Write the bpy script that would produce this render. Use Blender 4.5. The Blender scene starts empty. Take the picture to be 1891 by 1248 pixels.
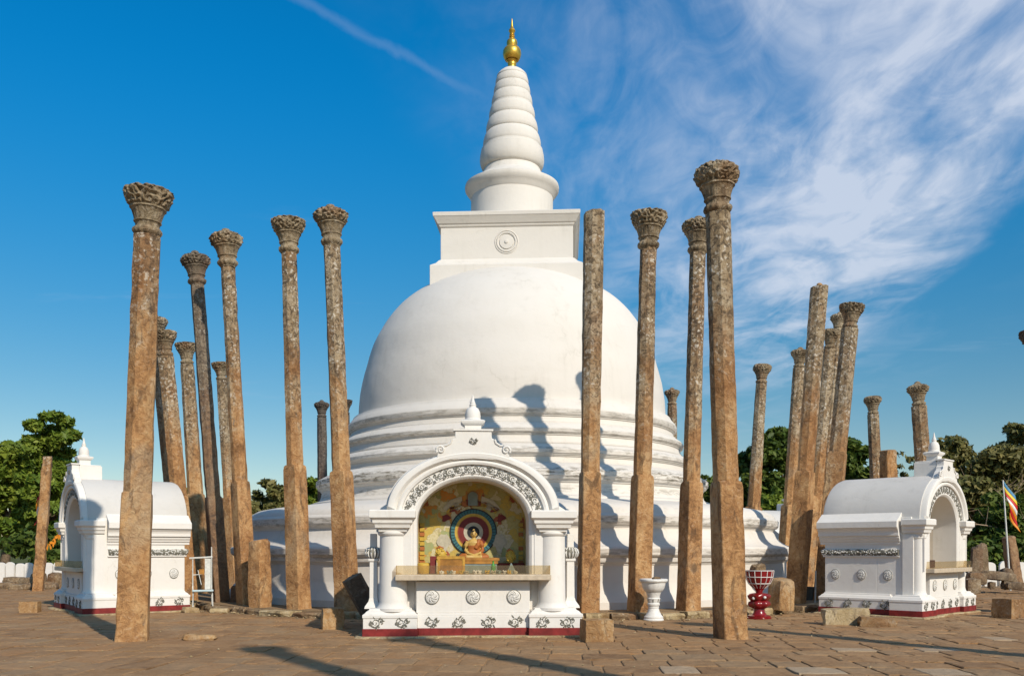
import bpy, bmesh, math, random
import numpy as np
from mathutils import Vector, Matrix, noise as mnoise

random.seed(7)
S = bpy.context.scene
COL = S.collection
PI = math.pi

# ------------------------------------------------------------------ camera
EYE, FPX, HX, HY = 1.5, 1700.0, 945.5, 1013.0
cam_d = bpy.data.cameras.new("camera")
cam = bpy.data.objects.new("camera", cam_d)
COL.objects.link(cam)
cam.location = (0, 0, EYE)
cam.rotation_euler = (PI / 2, 0, 0)
cam_d.sensor_width = 36.0
cam_d.lens = FPX / 1891.0 * 36.0
cam_d.shift_y = (HY - 624.0) / 1891.0
cam_d.clip_end = 3000.0
S.camera = cam

# ------------------------------------------------------------------ sun direction
SUN_TO = Vector((2.50, -3.90, 3.20)).normalized()
sun_el = math.asin(SUN_TO.z)
sun_az = math.atan2(SUN_TO.x, SUN_TO.y)

# ------------------------------------------------------------------ world: sky with cirrus
W = bpy.data.worlds.new("World")
S.world = W
W.use_nodes = True
wt = W.node_tree
wt.nodes.clear()


def N(nt, kind, **kw):
    n = nt.nodes.new(kind)
    for k, v in kw.items():
        if k.startswith("i_"):
            key = k[2:]
            key = int(key) if key.isdigit() else key.replace("_", " ")
            n.inputs[key].default_value = v
        else:
            setattr(n, k, v)
    return n


def L(nt, a, b):
    nt.links.new(a, b)


def MATH(nt, op, a, b=None, c=None, clamp=False):
    n = nt.nodes.new("ShaderNodeMath")
    n.operation = op
    n.use_clamp = clamp
    for i, v in enumerate((a, b, c)):
        if v is None:
            continue
        if isinstance(v, (int, float)):
            n.inputs[i].default_value = v
        else:
            nt.links.new(v, n.inputs[i])
    return n.outputs[0]


def MIX(nt, fac, a, b, blend="MIX"):
    n = nt.nodes.new("ShaderNodeMix")
    n.data_type = "RGBA"
    n.blend_type = blend
    n.clamp_factor = True
    for sock, v in ((n.inputs[0], fac), (n.inputs[6], a), (n.inputs[7], b)):
        if isinstance(v, (int, float)):
            sock.default_value = v
        elif isinstance(v, tuple):
            sock.default_value = (v + (1,))[:4] if len(v) == 3 else v
        else:
            nt.links.new(v, sock)
    return n.outputs[2]


def SMOOTH(nt, v, lo, hi, a=0.0, b=1.0):
    n = nt.nodes.new("ShaderNodeMapRange")
    n.interpolation_type = "SMOOTHSTEP"
    nt.links.new(v, n.inputs[0])
    n.inputs[1].default_value = lo
    n.inputs[2].default_value = hi
    n.inputs[3].default_value = a
    n.inputs[4].default_value = b
    return n.outputs[0]


def NOISE(nt, vec, scale, detail=6, rough=.55, dist=0.0):
    n = nt.nodes.new("ShaderNodeTexNoise")
    n.inputs["Scale"].default_value = scale
    n.inputs["Detail"].default_value = detail
    n.inputs["Roughness"].default_value = rough
    n.inputs["Distortion"].default_value = dist
    nt.links.new(vec, n.inputs["Vector"])
    return n.outputs[0]


def MAPPING(nt, vec, scale=(1, 1, 1), rot=(0, 0, 0), loc=(0, 0, 0)):
    n = nt.nodes.new("ShaderNodeMapping")
    n.inputs["Scale"].default_value = scale
    n.inputs["Rotation"].default_value = rot
    n.inputs["Location"].default_value = loc
    nt.links.new(vec, n.inputs[0])
    return n.outputs[0]


sky = N(wt, "ShaderNodeTexSky")
sky.sky_type = "NISHITA"
sky.sun_disc = False
sky.sun_elevation = sun_el
sky.sun_rotation = sun_az
sky.altitude = 100
sky.air_density = 1.0
sky.dust_density = 0.35
sky.ozone_density = 2.2
hs = N(wt, "ShaderNodeHueSaturation")
hs.inputs["Hue"].default_value = 0.488
hs.inputs["Saturation"].default_value = 1.38
hs.inputs["Value"].default_value = 1.0
L(wt, sky.outputs[0], hs.inputs["Color"])
tc = N(wt, "ShaderNodeTexCoord")
sp = N(wt, "ShaderNodeSeparateXYZ")
L(wt, tc.outputs["Generated"], sp.inputs[0])
zc = MATH(wt, "MAXIMUM", sp.outputs[2], 0.04)
px_ = MATH(wt, "DIVIDE", sp.outputs[0], zc)
py_ = MATH(wt, "DIVIDE", sp.outputs[1], zc)
cv = N(wt, "ShaderNodeCombineXYZ")
L(wt, px_, cv.inputs[0])
L(wt, py_, cv.inputs[1])
P2 = cv.outputs[0]
# deep tropical blue: the whole dome grades from pale at the horizon to saturated overhead
tint = MIX(wt, SMOOTH(wt, sp.outputs[2], .10, .50), (.84, .79, .78), (.05, 1.10, 1.36))
deep = MIX(wt, 1.0, hs.outputs[0], tint, "MULTIPLY")
# broad cirrus bank drifting away on the right, streaked along its length
cxo = MATH(wt, "SUBTRACT", px_, MATH(wt, "MULTIPLY_ADD", py_, 0.17, 0.42))
big = NOISE(wt, MAPPING(wt, P2, (1.3, .7, 1), (0, 0, .5)), 1.6, 6, .55, .4)
tt = MATH(wt, "ADD", cxo, MATH(wt, "MULTIPLY_ADD", big, .5, -0.25))
bank = MATH(wt, "MULTIPLY", SMOOTH(wt, tt, .64, .40), SMOOTH(wt, tt, -1.1, .05))
bank = MATH(wt, "MULTIPLY", bank, SMOOTH(wt, py_, 6.4, 3.6))
streak = NOISE(wt, MAPPING(wt, P2, (1.7, .75, 1), (0, 0, -.75), (3.1, 1.7, 0)), 1.5, 9, .55, 1.1)
fine = NOISE(wt, MAPPING(wt, P2, (3.2, 1.5, 1), (0, 0, -.75)), 2.2, 9, .58, 1.4)
tex = MATH(wt, "MULTIPLY_ADD", fine, .38, MATH(wt, "MULTIPLY", streak, .70))
wideb = MATH(wt, "MULTIPLY", SMOOTH(wt, tt, .62, .36), SMOOTH(wt, tt, -.75, .25))
veilb = MATH(wt, "MULTIPLY", wideb, SMOOTH(wt, py_, 4.2, 2.4, 0, .20))
dens = MATH(wt, "MULTIPLY", SMOOTH(wt, tex, .33, .78), bank)
# thin veil around the bank, small wisps and a faint old contrail
veil = MATH(wt, "MULTIPLY", SMOOTH(wt, streak, .40, .85), MATH(wt, "MULTIPLY", SMOOTH(wt, tt, 1.2, .3, 0, .34), SMOOTH(wt, tt, -1.1, -.2)))
cl_x = MATH(wt, "SUBTRACT", px_, MATH(wt, "MULTIPLY_ADD", py_, .90, -1.90))
trail = MATH(wt, "MULTIPLY", SMOOTH(wt, MATH(wt, "ABSOLUTE", MATH(wt, "MULTIPLY_ADD", fine, .07, MATH(wt, "SUBTRACT", cl_x, .035))), .034, .0, 0, .10), SMOOTH(wt, py_, 2.12, 1.9))
wisp_n = NOISE(wt, MAPPING(wt, P2, (.5, 1.4, 1), (0, 0, .3), (9, 4, 0)), 1.1, 9, .6, .8)
wisps = SMOOTH(wt, wisp_n, .60, .85, 0, .22)
dens = MATH(wt, "ADD", MATH(wt, "ADD", MATH(wt, "MULTIPLY", dens, .85), veilb), MATH(wt, "MAXIMUM", MATH(wt, "MAXIMUM", veil, trail), wisps), clamp=True)
dens = MATH(wt, "MULTIPLY", dens, SMOOTH(wt, sp.outputs[2], .02, .22))
skyc = MIX(wt, MATH(wt, "MULTIPLY", dens, .78), deep, (6.4, 6.9, 7.9))
bg = N(wt, "ShaderNodeBackground")
bg.inputs["Strength"].default_value = 0.110
L(wt, skyc, bg.inputs[0])
wo = N(wt, "ShaderNodeOutputWorld")
L(wt, bg.outputs[0], wo.inputs[0])

# ------------------------------------------------------------------ sun lamp
sd = bpy.data.lights.new("sun", "SUN")
sd.energy = 4.4
sd.angle = math.radians(0.8)
sd.color = (1.0, 0.90, 0.76)
sun = bpy.data.objects.new("sun", sd)
COL.objects.link(sun)
sun.rotation_euler = (-SUN_TO).to_track_quat("-Z", "Y").to_euler()
sun.location = SUN_TO * 60

S.view_settings.view_transform = "Standard"
S.view_settings.look = "None"
S.view_settings.exposure = 0.0
S.view_settings.gamma = 1.0
S.view_settings.use_curve_mapping = False
S.render.engine = "CYCLES"
S.cycles.max_bounces = 5


# ================================================================== helpers
def at(px, py, Y):
    """a point of the place at depth Y, from where it stands in the survey picture"""
    return Vector(((px - HX) / FPX * Y, Y, EYE - (py - HY) / FPX * Y))


def gdepth(py, z=0.0):
    return (EYE - z) * FPX / (py - HY)


class MB:
    def __init__(self):
        self.v, self.f, self.m = [], [], []

    def add(self, vs, fs, mi=0):
        o = len(self.v)
        self.v += [tuple(p) for p in vs]
        self.f += [tuple(i + o for i in f) for f in fs]
        self.m += [mi] * len(fs)

    def box(self, lo, hi, mi=0, M=None):
        x0, y0, z0 = lo
        x1, y1, z1 = hi
        vs = [Vector(p) for p in ((x0, y0, z0), (x1, y0, z0), (x1, y1, z0), (x0, y1, z0), (x0, y0, z1), (x1, y0, z1), (x1, y1, z1), (x0, y1, z1))]
        if M is not None:
            vs = [M @ p for p in vs]
        self.add(vs, [(0, 3, 2, 1), (4, 5, 6, 7), (0, 1, 5, 4), (1, 2, 6, 5), (2, 3, 7, 6), (3, 0, 4, 7)], mi)

    def lathe(self, prof, seg=32, c=(0, 0, 0), sx=1.0, sy=1.0, mi=0, M=None, func=None, cap=True):
        n = len(prof)
        vs = []
        for k, (r, z) in enumerate(prof):
            for j in range(seg):
                a = 2 * PI * j / seg
                rr = func(r, z, a) if func else r
                p = Vector((c[0] + rr * math.cos(a) * sx, c[1] + rr * math.sin(a) * sy, c[2] + z))
                vs.append(M @ p if M is not None else p)
        fs = []
        for k in range(n - 1):
            for j in range(seg):
                j2 = (j + 1) % seg
                fs.append((k * seg + j, k * seg + j2, (k + 1) * seg + j2, (k + 1) * seg + j))
        if cap:
            fs.append(tuple(range(seg - 1, -1, -1)))
            fs.append(tuple((n - 1) * seg + j for j in range(seg)))
        self.add(vs, fs, mi)

    def rings(self, rings, mi=0, cap=True, close=True):
        n, s = len(rings), len(rings[0])
        vs = [p for r in rings for p in r]
        fs = []
        for k in range(n - 1):
            for j in range(s if close else s - 1):
                j2 = (j + 1) % s
                fs.append((k * s + j, k * s + j2, (k + 1) * s + j2, (k + 1) * s + j))
        if cap:
            fs.append(tuple(range(s - 1, -1, -1)))
            fs.append(tuple((n - 1) * s + j for j in range(s)))
        self.add(vs, fs, mi)

    def tube(self, pts, rad, sides=6, mi=0):
        pts = [Vector(p) for p in pts]
        rs = rad if isinstance(rad, (list, tuple)) else [rad] * len(pts)
        rings = []
        up = Vector((0.13, 0.21, 1)).normalized()
        for i, p in enumerate(pts):
            t = (pts[min(i + 1, len(pts) - 1)] - pts[max(i - 1, 0)])
            t = t.normalized() if t.length > 1e-9 else Vector((0, 0, 1))
            u = t.cross(up)
            if u.length < 1e-3:
                u = t.cross(Vector((1, 0, 0)))
            u.normalize()
            w = t.cross(u)
            rings.append([p + (u * math.cos(2 * PI * j / sides) + w * math.sin(2 * PI * j / sides)) * rs[i] for j in range(sides)])
        self.rings(rings, mi)

    def prism(self, outline, y0, y1, mi=0, M=None):
        """outline in (x,z), extruded along y"""
        n = len(outline)
        vs = [Vector((x, y0, z)) for x, z in outline] + [Vector((x, y1, z)) for x, z in outline]
        if M is not None:
            vs = [M @ p for p in vs]
        fs = [tuple(range(n)), tuple(range(2 * n - 1, n - 1, -1))]
        for i in range(n):
            j = (i + 1) % n
            fs.append((i, i + n, j + n, j))
        self.add(vs, fs, mi)

    def mesh(self, name, mats, smooth=None):
        me = bpy.data.meshes.new(name)
        me.from_pydata(self.v, [], self.f)
        mats = mats if isinstance(mats, (list, tuple)) else [mats]
        for m in mats:
            me.materials.append(m)
        if len(mats) > 1:
            me.polygons.foreach_set("material_index", self.m)
        bm = bmesh.new()
        bm.from_mesh(me)
        bmesh.ops.recalc_face_normals(bm, faces=bm.faces)
        bm.to_mesh(me)
        bm.free()
        if smooth is not None:
            me.polygons.foreach_set("use_smooth", [True] * len(me.polygons))
            me.set_sharp_from_angle(angle=math.radians(smooth))
        me.update()
        return me

    def build(self, name, mats, parent=None, smooth=None, bevel=0.0):
        o = bpy.data.objects.new(name, self.mesh(name, mats, smooth))
        COL.objects.link(o)
        if parent is not None:
            o.parent = parent
        if bevel:
            b = o.modifiers.new("bevel", "BEVEL")
            b.width = bevel
            b.segments = 2
            b.limit_method = "ANGLE"
            b.angle_limit = math.radians(40)
        return o


def inst(name, me, parent=None, loc=(0, 0, 0), rot=(0, 0, 0), scale=(1, 1, 1)):
    o = bpy.data.objects.new(name, me)
    COL.objects.link(o)
    o.location, o.rotation_euler, o.scale = loc, rot, scale
    if parent is not None:
        o.parent = parent
    return o


def tag(o, label=None, cat=None, group=None, kind=None):
    if label:
        o["label"] = label
    if cat:
        o["category"] = cat
    if group:
        o["group"] = group
    if kind:
        o["kind"] = kind
    return o


def empty(name, loc=(0, 0, 0), rz=0.0):
    o = bpy.data.objects.new(name, None)
    COL.objects.link(o)
    o.empty_display_size = 0.3
    o.location = loc
    o.rotation_euler = (0, 0, rz)
    return o


def fbm(x, y, z, s=1.0):
    return mnoise.fractal(Vector((x * s, y * s, z * s)), 1.0, 2.0, 4)


# ================================================================== materials
def newmat(name, rough=.8, spec=.3):
    m = bpy.data.materials.new(name)
    m.use_nodes = True
    nt = m.node_tree
    b = nt.nodes["Principled BSDF"]
    b.inputs["Roughness"].default_value = rough
    b.inputs["Specular IOR Level"].default_value = spec
    return m, nt, b


def objco(nt):
    return nt.nodes.new("ShaderNodeTexCoord").outputs["Object"]


def worldco(nt):
    return nt.nodes.new("ShaderNodeNewGeometry").outputs["Position"]


def bump(nt, b, h, strength=.3, dist=.02):
    n = nt.nodes.new("ShaderNodeBump")
    n.inputs["Strength"].default_value = strength
    n.inputs["Distance"].default_value = dist
    nt.links.new(h, n.inputs["Height"])
    nt.links.new(n.outputs[0], b.inputs["Normal"])


def plain(name, col, rough=.7, spec=.3, var=.25, scale=9.0, bmp=.15, metal=0.0):
    m, nt, b = newmat(name, rough, spec)
    co = objco(nt)
    n = NOISE(nt, co, scale, 7, .6)
    dark = tuple(c * (1 - var) for c in col)
    lite = tuple(min(1, c * (1 + var * .6)) for c in col)
    L(nt, MIX(nt, SMOOTH(nt, n, .3, .7), dark, lite), b.inputs["Base Color"])
    b.inputs["Metallic"].default_value = metal
    if bmp:
        bump(nt, b, n, bmp, .01)
    return m


def plaster(name, clean=(.665, .625, .57), dirty=(.40, .365, .30), amount=.5, scale=1.0, seams=False):
    """limewashed plaster: clouding, rain streaks, patches, mould on ledges"""
    m, nt, b = newmat(name, .82, .2)
    co = worldco(nt)
    cloud = NOISE(nt, co, .8 * scale, 8, .62, .3)
    streak = NOISE(nt, MAPPING(nt, co, (3.2, 3.2, .28)), 1.7 * scale, 8, .62, .2)
    speck = NOISE(nt, co, 14 * scale, 6, .7)
    patch = NOISE(nt, MAPPING(nt, co, (1, 1, 2.6)), 2.3 * scale, 7, .65, .6)
    f = MATH(nt, "MULTIPLY", SMOOTH(nt, streak, .48, .80), SMOOTH(nt, cloud, .35, .72))
    f = MATH(nt, "ADD", MATH(nt, "MULTIPLY", f, .9 * amount), MATH(nt, "MULTIPLY", SMOOTH(nt, speck, .62, .80), .22 * amount))
    f = MATH(nt, "ADD", f, MATH(nt, "MULTIPLY", SMOOTH(nt, patch, .55, .8), .42 * amount), clamp=True)
    c = MIX(nt, SMOOTH(nt, cloud, .3, .75, 0, .5), clean, tuple(x * k for x, k in zip(clean, (.95, .935, .90))))
    c = MIX(nt, f, c, dirty)
    # repaired patches of newer limewash and a few hairline cracks
    rp = NOISE(nt, MAPPING(nt, co, (1, 1, 1.6)), .55 * scale, 3, .5, .9)
    c = MIX(nt, SMOOTH(nt, rp, .56, .59, 0, .30), c, tuple(min(1, x * 1.05) for x in clean))
    cw = nt.nodes.new("ShaderNodeTexVoronoi")
    cw.feature = "DISTANCE_TO_EDGE"
    cw.inputs["Scale"].default_value = .62 * scale
    cn_ = nt.nodes.new("ShaderNodeTexNoise")
    cn_.inputs["Scale"].default_value = 3.0
    cn_.inputs["Detail"].default_value = 6
    L(nt, co, cn_.inputs["Vector"])
    ca = nt.nodes.new("ShaderNodeVectorMath")
    ca.operation = "MULTIPLY_ADD"
    ca.inputs[1].default_value = (.55, .55, .55)
    L(nt, cn_.outputs["Color"], ca.inputs[0])
    L(nt, co, ca.inputs[2])
    L(nt, ca.outputs[0], cw.inputs["Vector"])
    crk = MATH(nt, "MULTIPLY", SMOOTH(nt, cw.outputs["Distance"], .010, .002), SMOOTH(nt, cloud, .50, .62))
    c = MIX(nt, MATH(nt, "MULTIPLY", crk, .32), c, dirty)
    if seams:
        sx = nt.nodes.new("ShaderNodeSeparateXYZ")
        L(nt, co, sx.inputs[0])
        # black mould growing in the weathered moulding of the upper terrace lip and ledges
        acc = None
        for z0, wdt, amt in ((3.40, .26, .95), (3.00, .14, .5), (2.16, .16, .65), (1.36, .2, .55), (4.02, .14, .5), (4.52, .12, .5), (5.05, .13, .5)):
            d = MATH(nt, "ABSOLUTE", MATH(nt, "SUBTRACT", sx.outputs[2], z0))
            g = MATH(nt, "MULTIPLY", SMOOTH(nt, d, wdt, wdt * .2), amt)
            acc = g if acc is None else MATH(nt, "MAXIMUM", acc, g)
        mould = NOISE(nt, MAPPING(nt, co, (1, 1, 5)), 3.2, 9, .7, .3)
        c = MIX(nt, MATH(nt, "MULTIPLY", acc, SMOOTH(nt, mould, .44, .62)), c, (.17, .145, .105))
    L(nt, c, b.inputs["Base Color"])
    h = MATH(nt, "MULTIPLY_ADD", NOISE(nt, co, 5, 8, .6), 1.0, MATH(nt, "MULTIPLY", speck, .25))
    bump(nt, b, h, .32, .02)
    return m


def stone(name, lo, hi, height=True, lich=1.0):
    """weathered granite: iron-brown low down, grey lichen higher up, pale crusts and dark runs"""
    m, nt, b = newmat(name, .88, .2)
    co0 = objco(nt)
    at_ = nt.nodes.new("ShaderNodeAttribute")
    at_.attribute_type = "OBJECT"
    at_.attribute_name = "tone"
    tone = at_.outputs["Fac"]
    ad = nt.nodes.new("ShaderNodeAttribute")
    ad.attribute_type = "OBJECT"
    ad.attribute_name = "darken"
    darken = ad.outputs["Fac"]
    off = nt.nodes.new("ShaderNodeVectorMath")
    off.operation = "ADD"
    cb = nt.nodes.new("ShaderNodeCombineXYZ")
    L(nt, MATH(nt, "MULTIPLY", tone, 37.0), cb.inputs[0])
    L(nt, MATH(nt, "MULTIPLY", tone, 13.0), cb.inputs[2])
    L(nt, co0, off.inputs[0])
    L(nt, cb.outputs[0], off.inputs[1])
    co = off.outputs[0]
    na = NOISE(nt, MAPPING(nt, co, (1, 1, .55)), 2.1, 9, .62, .7)
    n2 = NOISE(nt, co, 10, 9, .72, .8)
    n4 = NOISE(nt, co, 34, 6, .7)
    n3 = NOISE(nt, MAPPING(nt, co, (1, 1, .42)), 3.4, 8, .66, 1.0)
    n1 = MATH(nt, "MULTIPLY_ADD", n2, .42, MATH(nt, "MULTIPLY", na, .58))
    rl = nt.nodes.new("ShaderNodeValToRGB")
    L(nt, n1, rl.inputs[0])
    e = rl.color_ramp.elements
    e[0].position, e[1].position = .38, .62
    e[0].color, e[1].color = lo[0] + (1,), lo[2] + (1,)
    k = e.new(.5)
    k.color = lo[1] + (1,)
    ru = nt.nodes.new("ShaderNodeValToRGB")
    L(nt, n1, ru.inputs[0])
    e = ru.color_ramp.elements
    e[0].position, e[1].position = .37, .62
    e[0].color, e[1].color = hi[0] + (1,), hi[2] + (1,)
    k = e.new(.5)
    k.color = hi[1] + (1,)
    if height:
        sx = nt.nodes.new("ShaderNodeSeparateXYZ")
        L(nt, co0, sx.inputs[0])
        hz = MATH(nt, "ADD", sx.outputs[2], MATH(nt, "MULTIPLY_ADD", na, 6.0, -3.0))
        hz = MATH(nt, "ADD", hz, MATH(nt, "MULTIPLY_ADD", tone, 2.4, -1.2))
        up = SMOOTH(nt, hz, 3.6, 6.4)
    else:
        up = SMOOTH(nt, n2, .35, .85)
    c = MIX(nt, up, rl.outputs[0], ru.outputs[0])
    # broad weathering: whole stretches of a pillar run redder, darker or bleached
    nb = NOISE(nt, MAPPING(nt, co, (.8, .8, .5)), 1.1, 4, .6, .6)
    c = MIX(nt, SMOOTH(nt, nb, .50, .66, 0, .42), c, MIX(nt, n2, (.13, .055, .022), (.34, .15, .055)))
    c = MIX(nt, SMOOTH(nt, nb, .46, .34, 0, .45), c, MIX(nt, n2, (.24, .18, .115), (.50, .40, .27)))
    c = MIX(nt, SMOOTH(nt, n3, .55, .65, 0, .66), c, (.095, .058, .034))
    c = MIX(nt, SMOOTH(nt, n4, .58, .72, 0, .45), c, (.06, .04, .025))
    # pale lichen crusts, denser where the stone is grey
    vo = nt.nodes.new("ShaderNodeTexVoronoi")
    vo.inputs["Scale"].default_value = 11
    vo.inputs["Randomness"].default_value = 1
    wv = nt.nodes.new("ShaderNodeVectorMath")
    wv.operation = "MULTIPLY_ADD"
    nz = nt.nodes.new("ShaderNodeTexNoise")
    nz.inputs["Scale"].default_value = 7
    nz.inputs["Detail"].default_value = 5
    L(nt, co, nz.inputs["Vector"])
    L(nt, nz.outputs["Color"], wv.inputs[0])
    wv.inputs[1].default_value = (.22, .22, .22)
    L(nt, co, wv.inputs[2])
    L(nt, wv.outputs[0], vo.inputs["Vector"])
    spots = MATH(nt, "MULTIPLY", SMOOTH(nt, vo.outputs["Distance"], .44, .30), SMOOTH(nt, n2, .44, .54))
    big = NOISE(nt, MAPPING(nt, co, (1, 1, .6)), 1.7, 5, .6)
    spots = MATH(nt, "MULTIPLY", spots, MATH(nt, "MULTIPLY_ADD", up, .80, .12))
    spots = MATH(nt, "MULTIPLY", spots, SMOOTH(nt, big, .38, .58, .1, 1.0))
    c = MIX(nt, MATH(nt, "MULTIPLY", spots, .95 * lich), c, (.60, .54, .45))
    # dark crevice-growth patches between the crusts
    dk = MATH(nt, "MULTIPLY", SMOOTH(nt, n2, .50, .41), MATH(nt, "MULTIPLY_ADD", up, .70, .12))
    c = MIX(nt, MATH(nt, "MULTIPLY", dk, .85), c, (.062, .048, .036))
    c = MIX(nt, darken, c, MIX(nt, n2, (.030, .028, .030), (.115, .10, .095)))  # blends each part towards near-black by its own set amount
    L(nt, c, b.inputs["Base Color"])
    h = MATH(nt, "MULTIPLY_ADD", n2, .6, MATH(nt, "MULTIPLY_ADD", n1, .7, MATH(nt, "MULTIPLY", n4, .30)))
    bump(nt, b, h, .9, .05)
    return m


M_STUPA = plaster("stupa_plaster", amount=.60, seams=True)
M_DOME = plaster("dome_plaster", clean=(.67, .63, .575), dirty=(.47, .435, .375), amount=.78, scale=.7)
M_SHRINE = plaster("shrine_plaster", clean=(.71, .68, .635), dirty=(.48, .44, .375), amount=.45, scale=1.6)
M_ROOF = plaster("vault_plaster", clean=(.56, .54, .51), dirty=(.34, .325, .30), amount=.55, scale=1.1)
M_NICHE = plaster("niche_plaster", clean=(.62, .56, .48), dirty=(.40, .35, .29), amount=.6, scale=2)
BROWN = ((.20, .098, .040), (.42, .222, .092), (.58, .365, .175))
GREY = ((.115, .080, .047), (.285, .205, .120), (.445, .355, .240))
M_PILLAR = stone("pillar_stone", BROWN, GREY)
CARV = ((.105, .078, .048), (.24, .185, .115), (.40, .33, .225))
M_CAPITAL = stone("capital_stone", CARV, GREY, height=False, lich=.8)
M_BLOCK = stone("block_stone", ((.24, .125, .05), (.44, .245, .10), (.56, .36, .17)), GREY, height=False, lich=.35)
M_LIME = stone("limestone_block", ((.36, .25, .12), (.52, .40, .22), (.62, .50, .31)), GREY, height=False, lich=.5)
M_ROCK = stone("field_stone", ((.13, .085, .05), (.25, .165, .09), (.36, .25, .14)), GREY, height=False, lich=.6)
M_RED = plain("red_skirting_paint", (.20, .020, .018), .6, .3, .35, 6)
M_REDGLOSS = plain("red_gloss_paint", (.21, .010, .012), .22, .5, .25, 8, .05)
M_LINE = plain("dark_relief_paint", (.20, .19, .155), .8, .2, .4, 30)
M_WHITE = plain("white_paint", (.68, .66, .62), .6, .3, .08, 20, .2)
M_SILL = plain("beige_stone_sill", (.52, .425, .31), .45, .4, .15, 12)
M_GOLD = plain("gilded_metal", (.72, .44, .07), .36, .5, .22, 7, .05, metal=.78)


def paving_mat():
    m, nt, b = newmat("paving_stone", .86, .25)
    g = nt.nodes.new("ShaderNodeNewGeometry")
    co = g.outputs["Position"]
    oi = nt.nodes.new("ShaderNodeObjectInfo")
    rnd = MATH(nt, "FRACT", MATH(nt, "ADD", g.outputs["Random Per Island"], oi.outputs["Random"]))
    wn = nt.nodes.new("ShaderNodeTexWhiteNoise")
    wn.noise_dimensions = "1D"
    L(nt, MATH(nt, "MULTIPLY", rnd, 91.7), wn.inputs["W"])
    r = nt.nodes.new("ShaderNodeValToRGB")
    L(nt, rnd, r.inputs[0])
    e = r.color_ramp.elements
    e[0].color, e[1].color = (.185, .110, .058, 1), (.34, .215, .112, 1)
    for p, c in ((.25, (.28, .170, .085)), (.5, (.235, .150, .084)), (.68, (.335, .190, .088)), (.85, (.245, .180, .118))):
        k = e.new(p)
        k.color = c + (1,)
    n1 = NOISE(nt, MAPPING(nt, co, (1.2, .7, 1)), 2.2, 9, .65, .6)
    n2 = NOISE(nt, co, 16, 8, .7)
    flake = NOISE(nt, MAPPING(nt, co, (1.0, 2.6, 1)), 3.4, 7, .6, 1.2)
    c = MIX(nt, SMOOTH(nt, n1, .3, .72, .0, .85), r.outputs[0], (.34, .225, .13))
    c = MIX(nt, SMOOTH(nt, n2, .50, .72, 0, .5), c, (.12, .078, .05))
    c = MIX(nt, SMOOTH(nt, flake, .58, .66, 0, .34), c, (.42, .27, .135))
    at_ = nt.nodes.new("ShaderNodeAttribute")
    at_.attribute_type = "OBJECT"
    at_.attribute_name = "pale"
    c = MIX(nt, at_.outputs["Fac"], c, MIX(nt, n2, (.36, .31, .25), (.58, .52, .43)))
    c = MIX(nt, 1.0, c, (1.02, .93, .80), "MULTIPLY")
    # wind-blown sand lying thin over the slabs
    c = MIX(nt, SMOOTH(nt, NOISE(nt, co, .7, 6, .6, .5), .50, .70, 0, .45), c, (.34, .235, .135))
    L(nt, c, b.inputs["Base Color"])
    fl = SMOOTH(nt, flake, .45, .62)
    h = MATH(nt, "MULTIPLY_ADD", fl, .55, MATH(nt, "MULTIPLY_ADD", n2, .35, MATH(nt, "MULTIPLY", n1, .8)))
    bump(nt, b, h, .6, .035)
    return m


def dirt_mat():
    m, nt, b = newmat("dirt_joint", .95, .1)
    co = worldco(nt)
    n = NOISE(nt, co, 1.4, 9, .65)
    n2 = NOISE(nt, co, 22, 6, .7)
    far = nt.nodes.new("ShaderNodeVectorMath")
    far.operation = "LENGTH"
    cs = nt.nodes.new("ShaderNodeVectorMath")
    cs.operation = "SUBTRACT"
    cs.inputs[1].default_value = (0, 24, 0)
    L(nt, co, cs.inputs[0])
    L(nt, cs.outputs[0], far.inputs[0])
    c = MIX(nt, n, (.20, .13, .075), (.33, .23, .13))
    c = MIX(nt, SMOOTH(nt, n2, .5, .7, 0, .5), c, (.12, .085, .05))
    grass = MIX(nt, n2, (.05, .065, .018), (.12, .115, .04))
    c = MIX(nt, SMOOTH(nt, MATH(nt, "MULTIPLY_ADD", n, 8, far.outputs["Value"]), 38, 50), c, grass)
    L(nt, c, b.inputs["Base Color"])
    bump(nt, b, n2, .5, .03)
    return m


M_PAVE = paving_mat()
M_DIRT = dirt_mat()


def leaf_mat(name, c0, c1, c2, tr=.28):
    m, nt, b = newmat(name, .55, .25)
    g = nt.nodes.new("ShaderNodeNewGeometry")
    r = nt.nodes.new("ShaderNodeValToRGB")
    L(nt, g.outputs["Random Per Island"], r.inputs[0])
    e = r.color_ramp.elements
    e[0].color, e[1].color = c0 + (1,), c2 + (1,)
    k = e.new(.55)
    k.color = c1 + (1,)
    n = NOISE(nt, objco(nt), .55, 3, .5)
    c = MIX(nt, SMOOTH(nt, n, .35, .7, 0, .45), r.outputs[0], c2)
    L(nt, c, b.inputs["Base Color"])
    t = nt.nodes.new("ShaderNodeBsdfTranslucent")
    L(nt, c, t.inputs[0])
    mx = nt.nodes.new("ShaderNodeMixShader")
    mx.inputs[0].default_value = tr
    L(nt, b.outputs[0], mx.inputs[1])
    L(nt, t.outputs[0], mx.inputs[2])
    L(nt, mx.outputs[0], nt.nodes["Material Output"].inputs[0])
    return m


M_LEAF = leaf_mat("leaf_fresh_green", (.060, .110, .014), (.130, .200, .022), (.245, .285, .036))
M_LEAFD = leaf_mat("leaf_dark_green", (.034, .066, .013), (.072, .122, .019), (.150, .185, .030))
M_LEAFO = leaf_mat("leaf_olive", (.070, .082, .022), (.140, .140, .038), (.240, .200, .066))
M_BARK = plain("bark", (.16, .115, .075), .9, .1, .45, 12, .6)
M_TWIG = plain("pale_dry_branch", (.36, .27, .18), .9, .1, .35, 8, .4)

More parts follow.
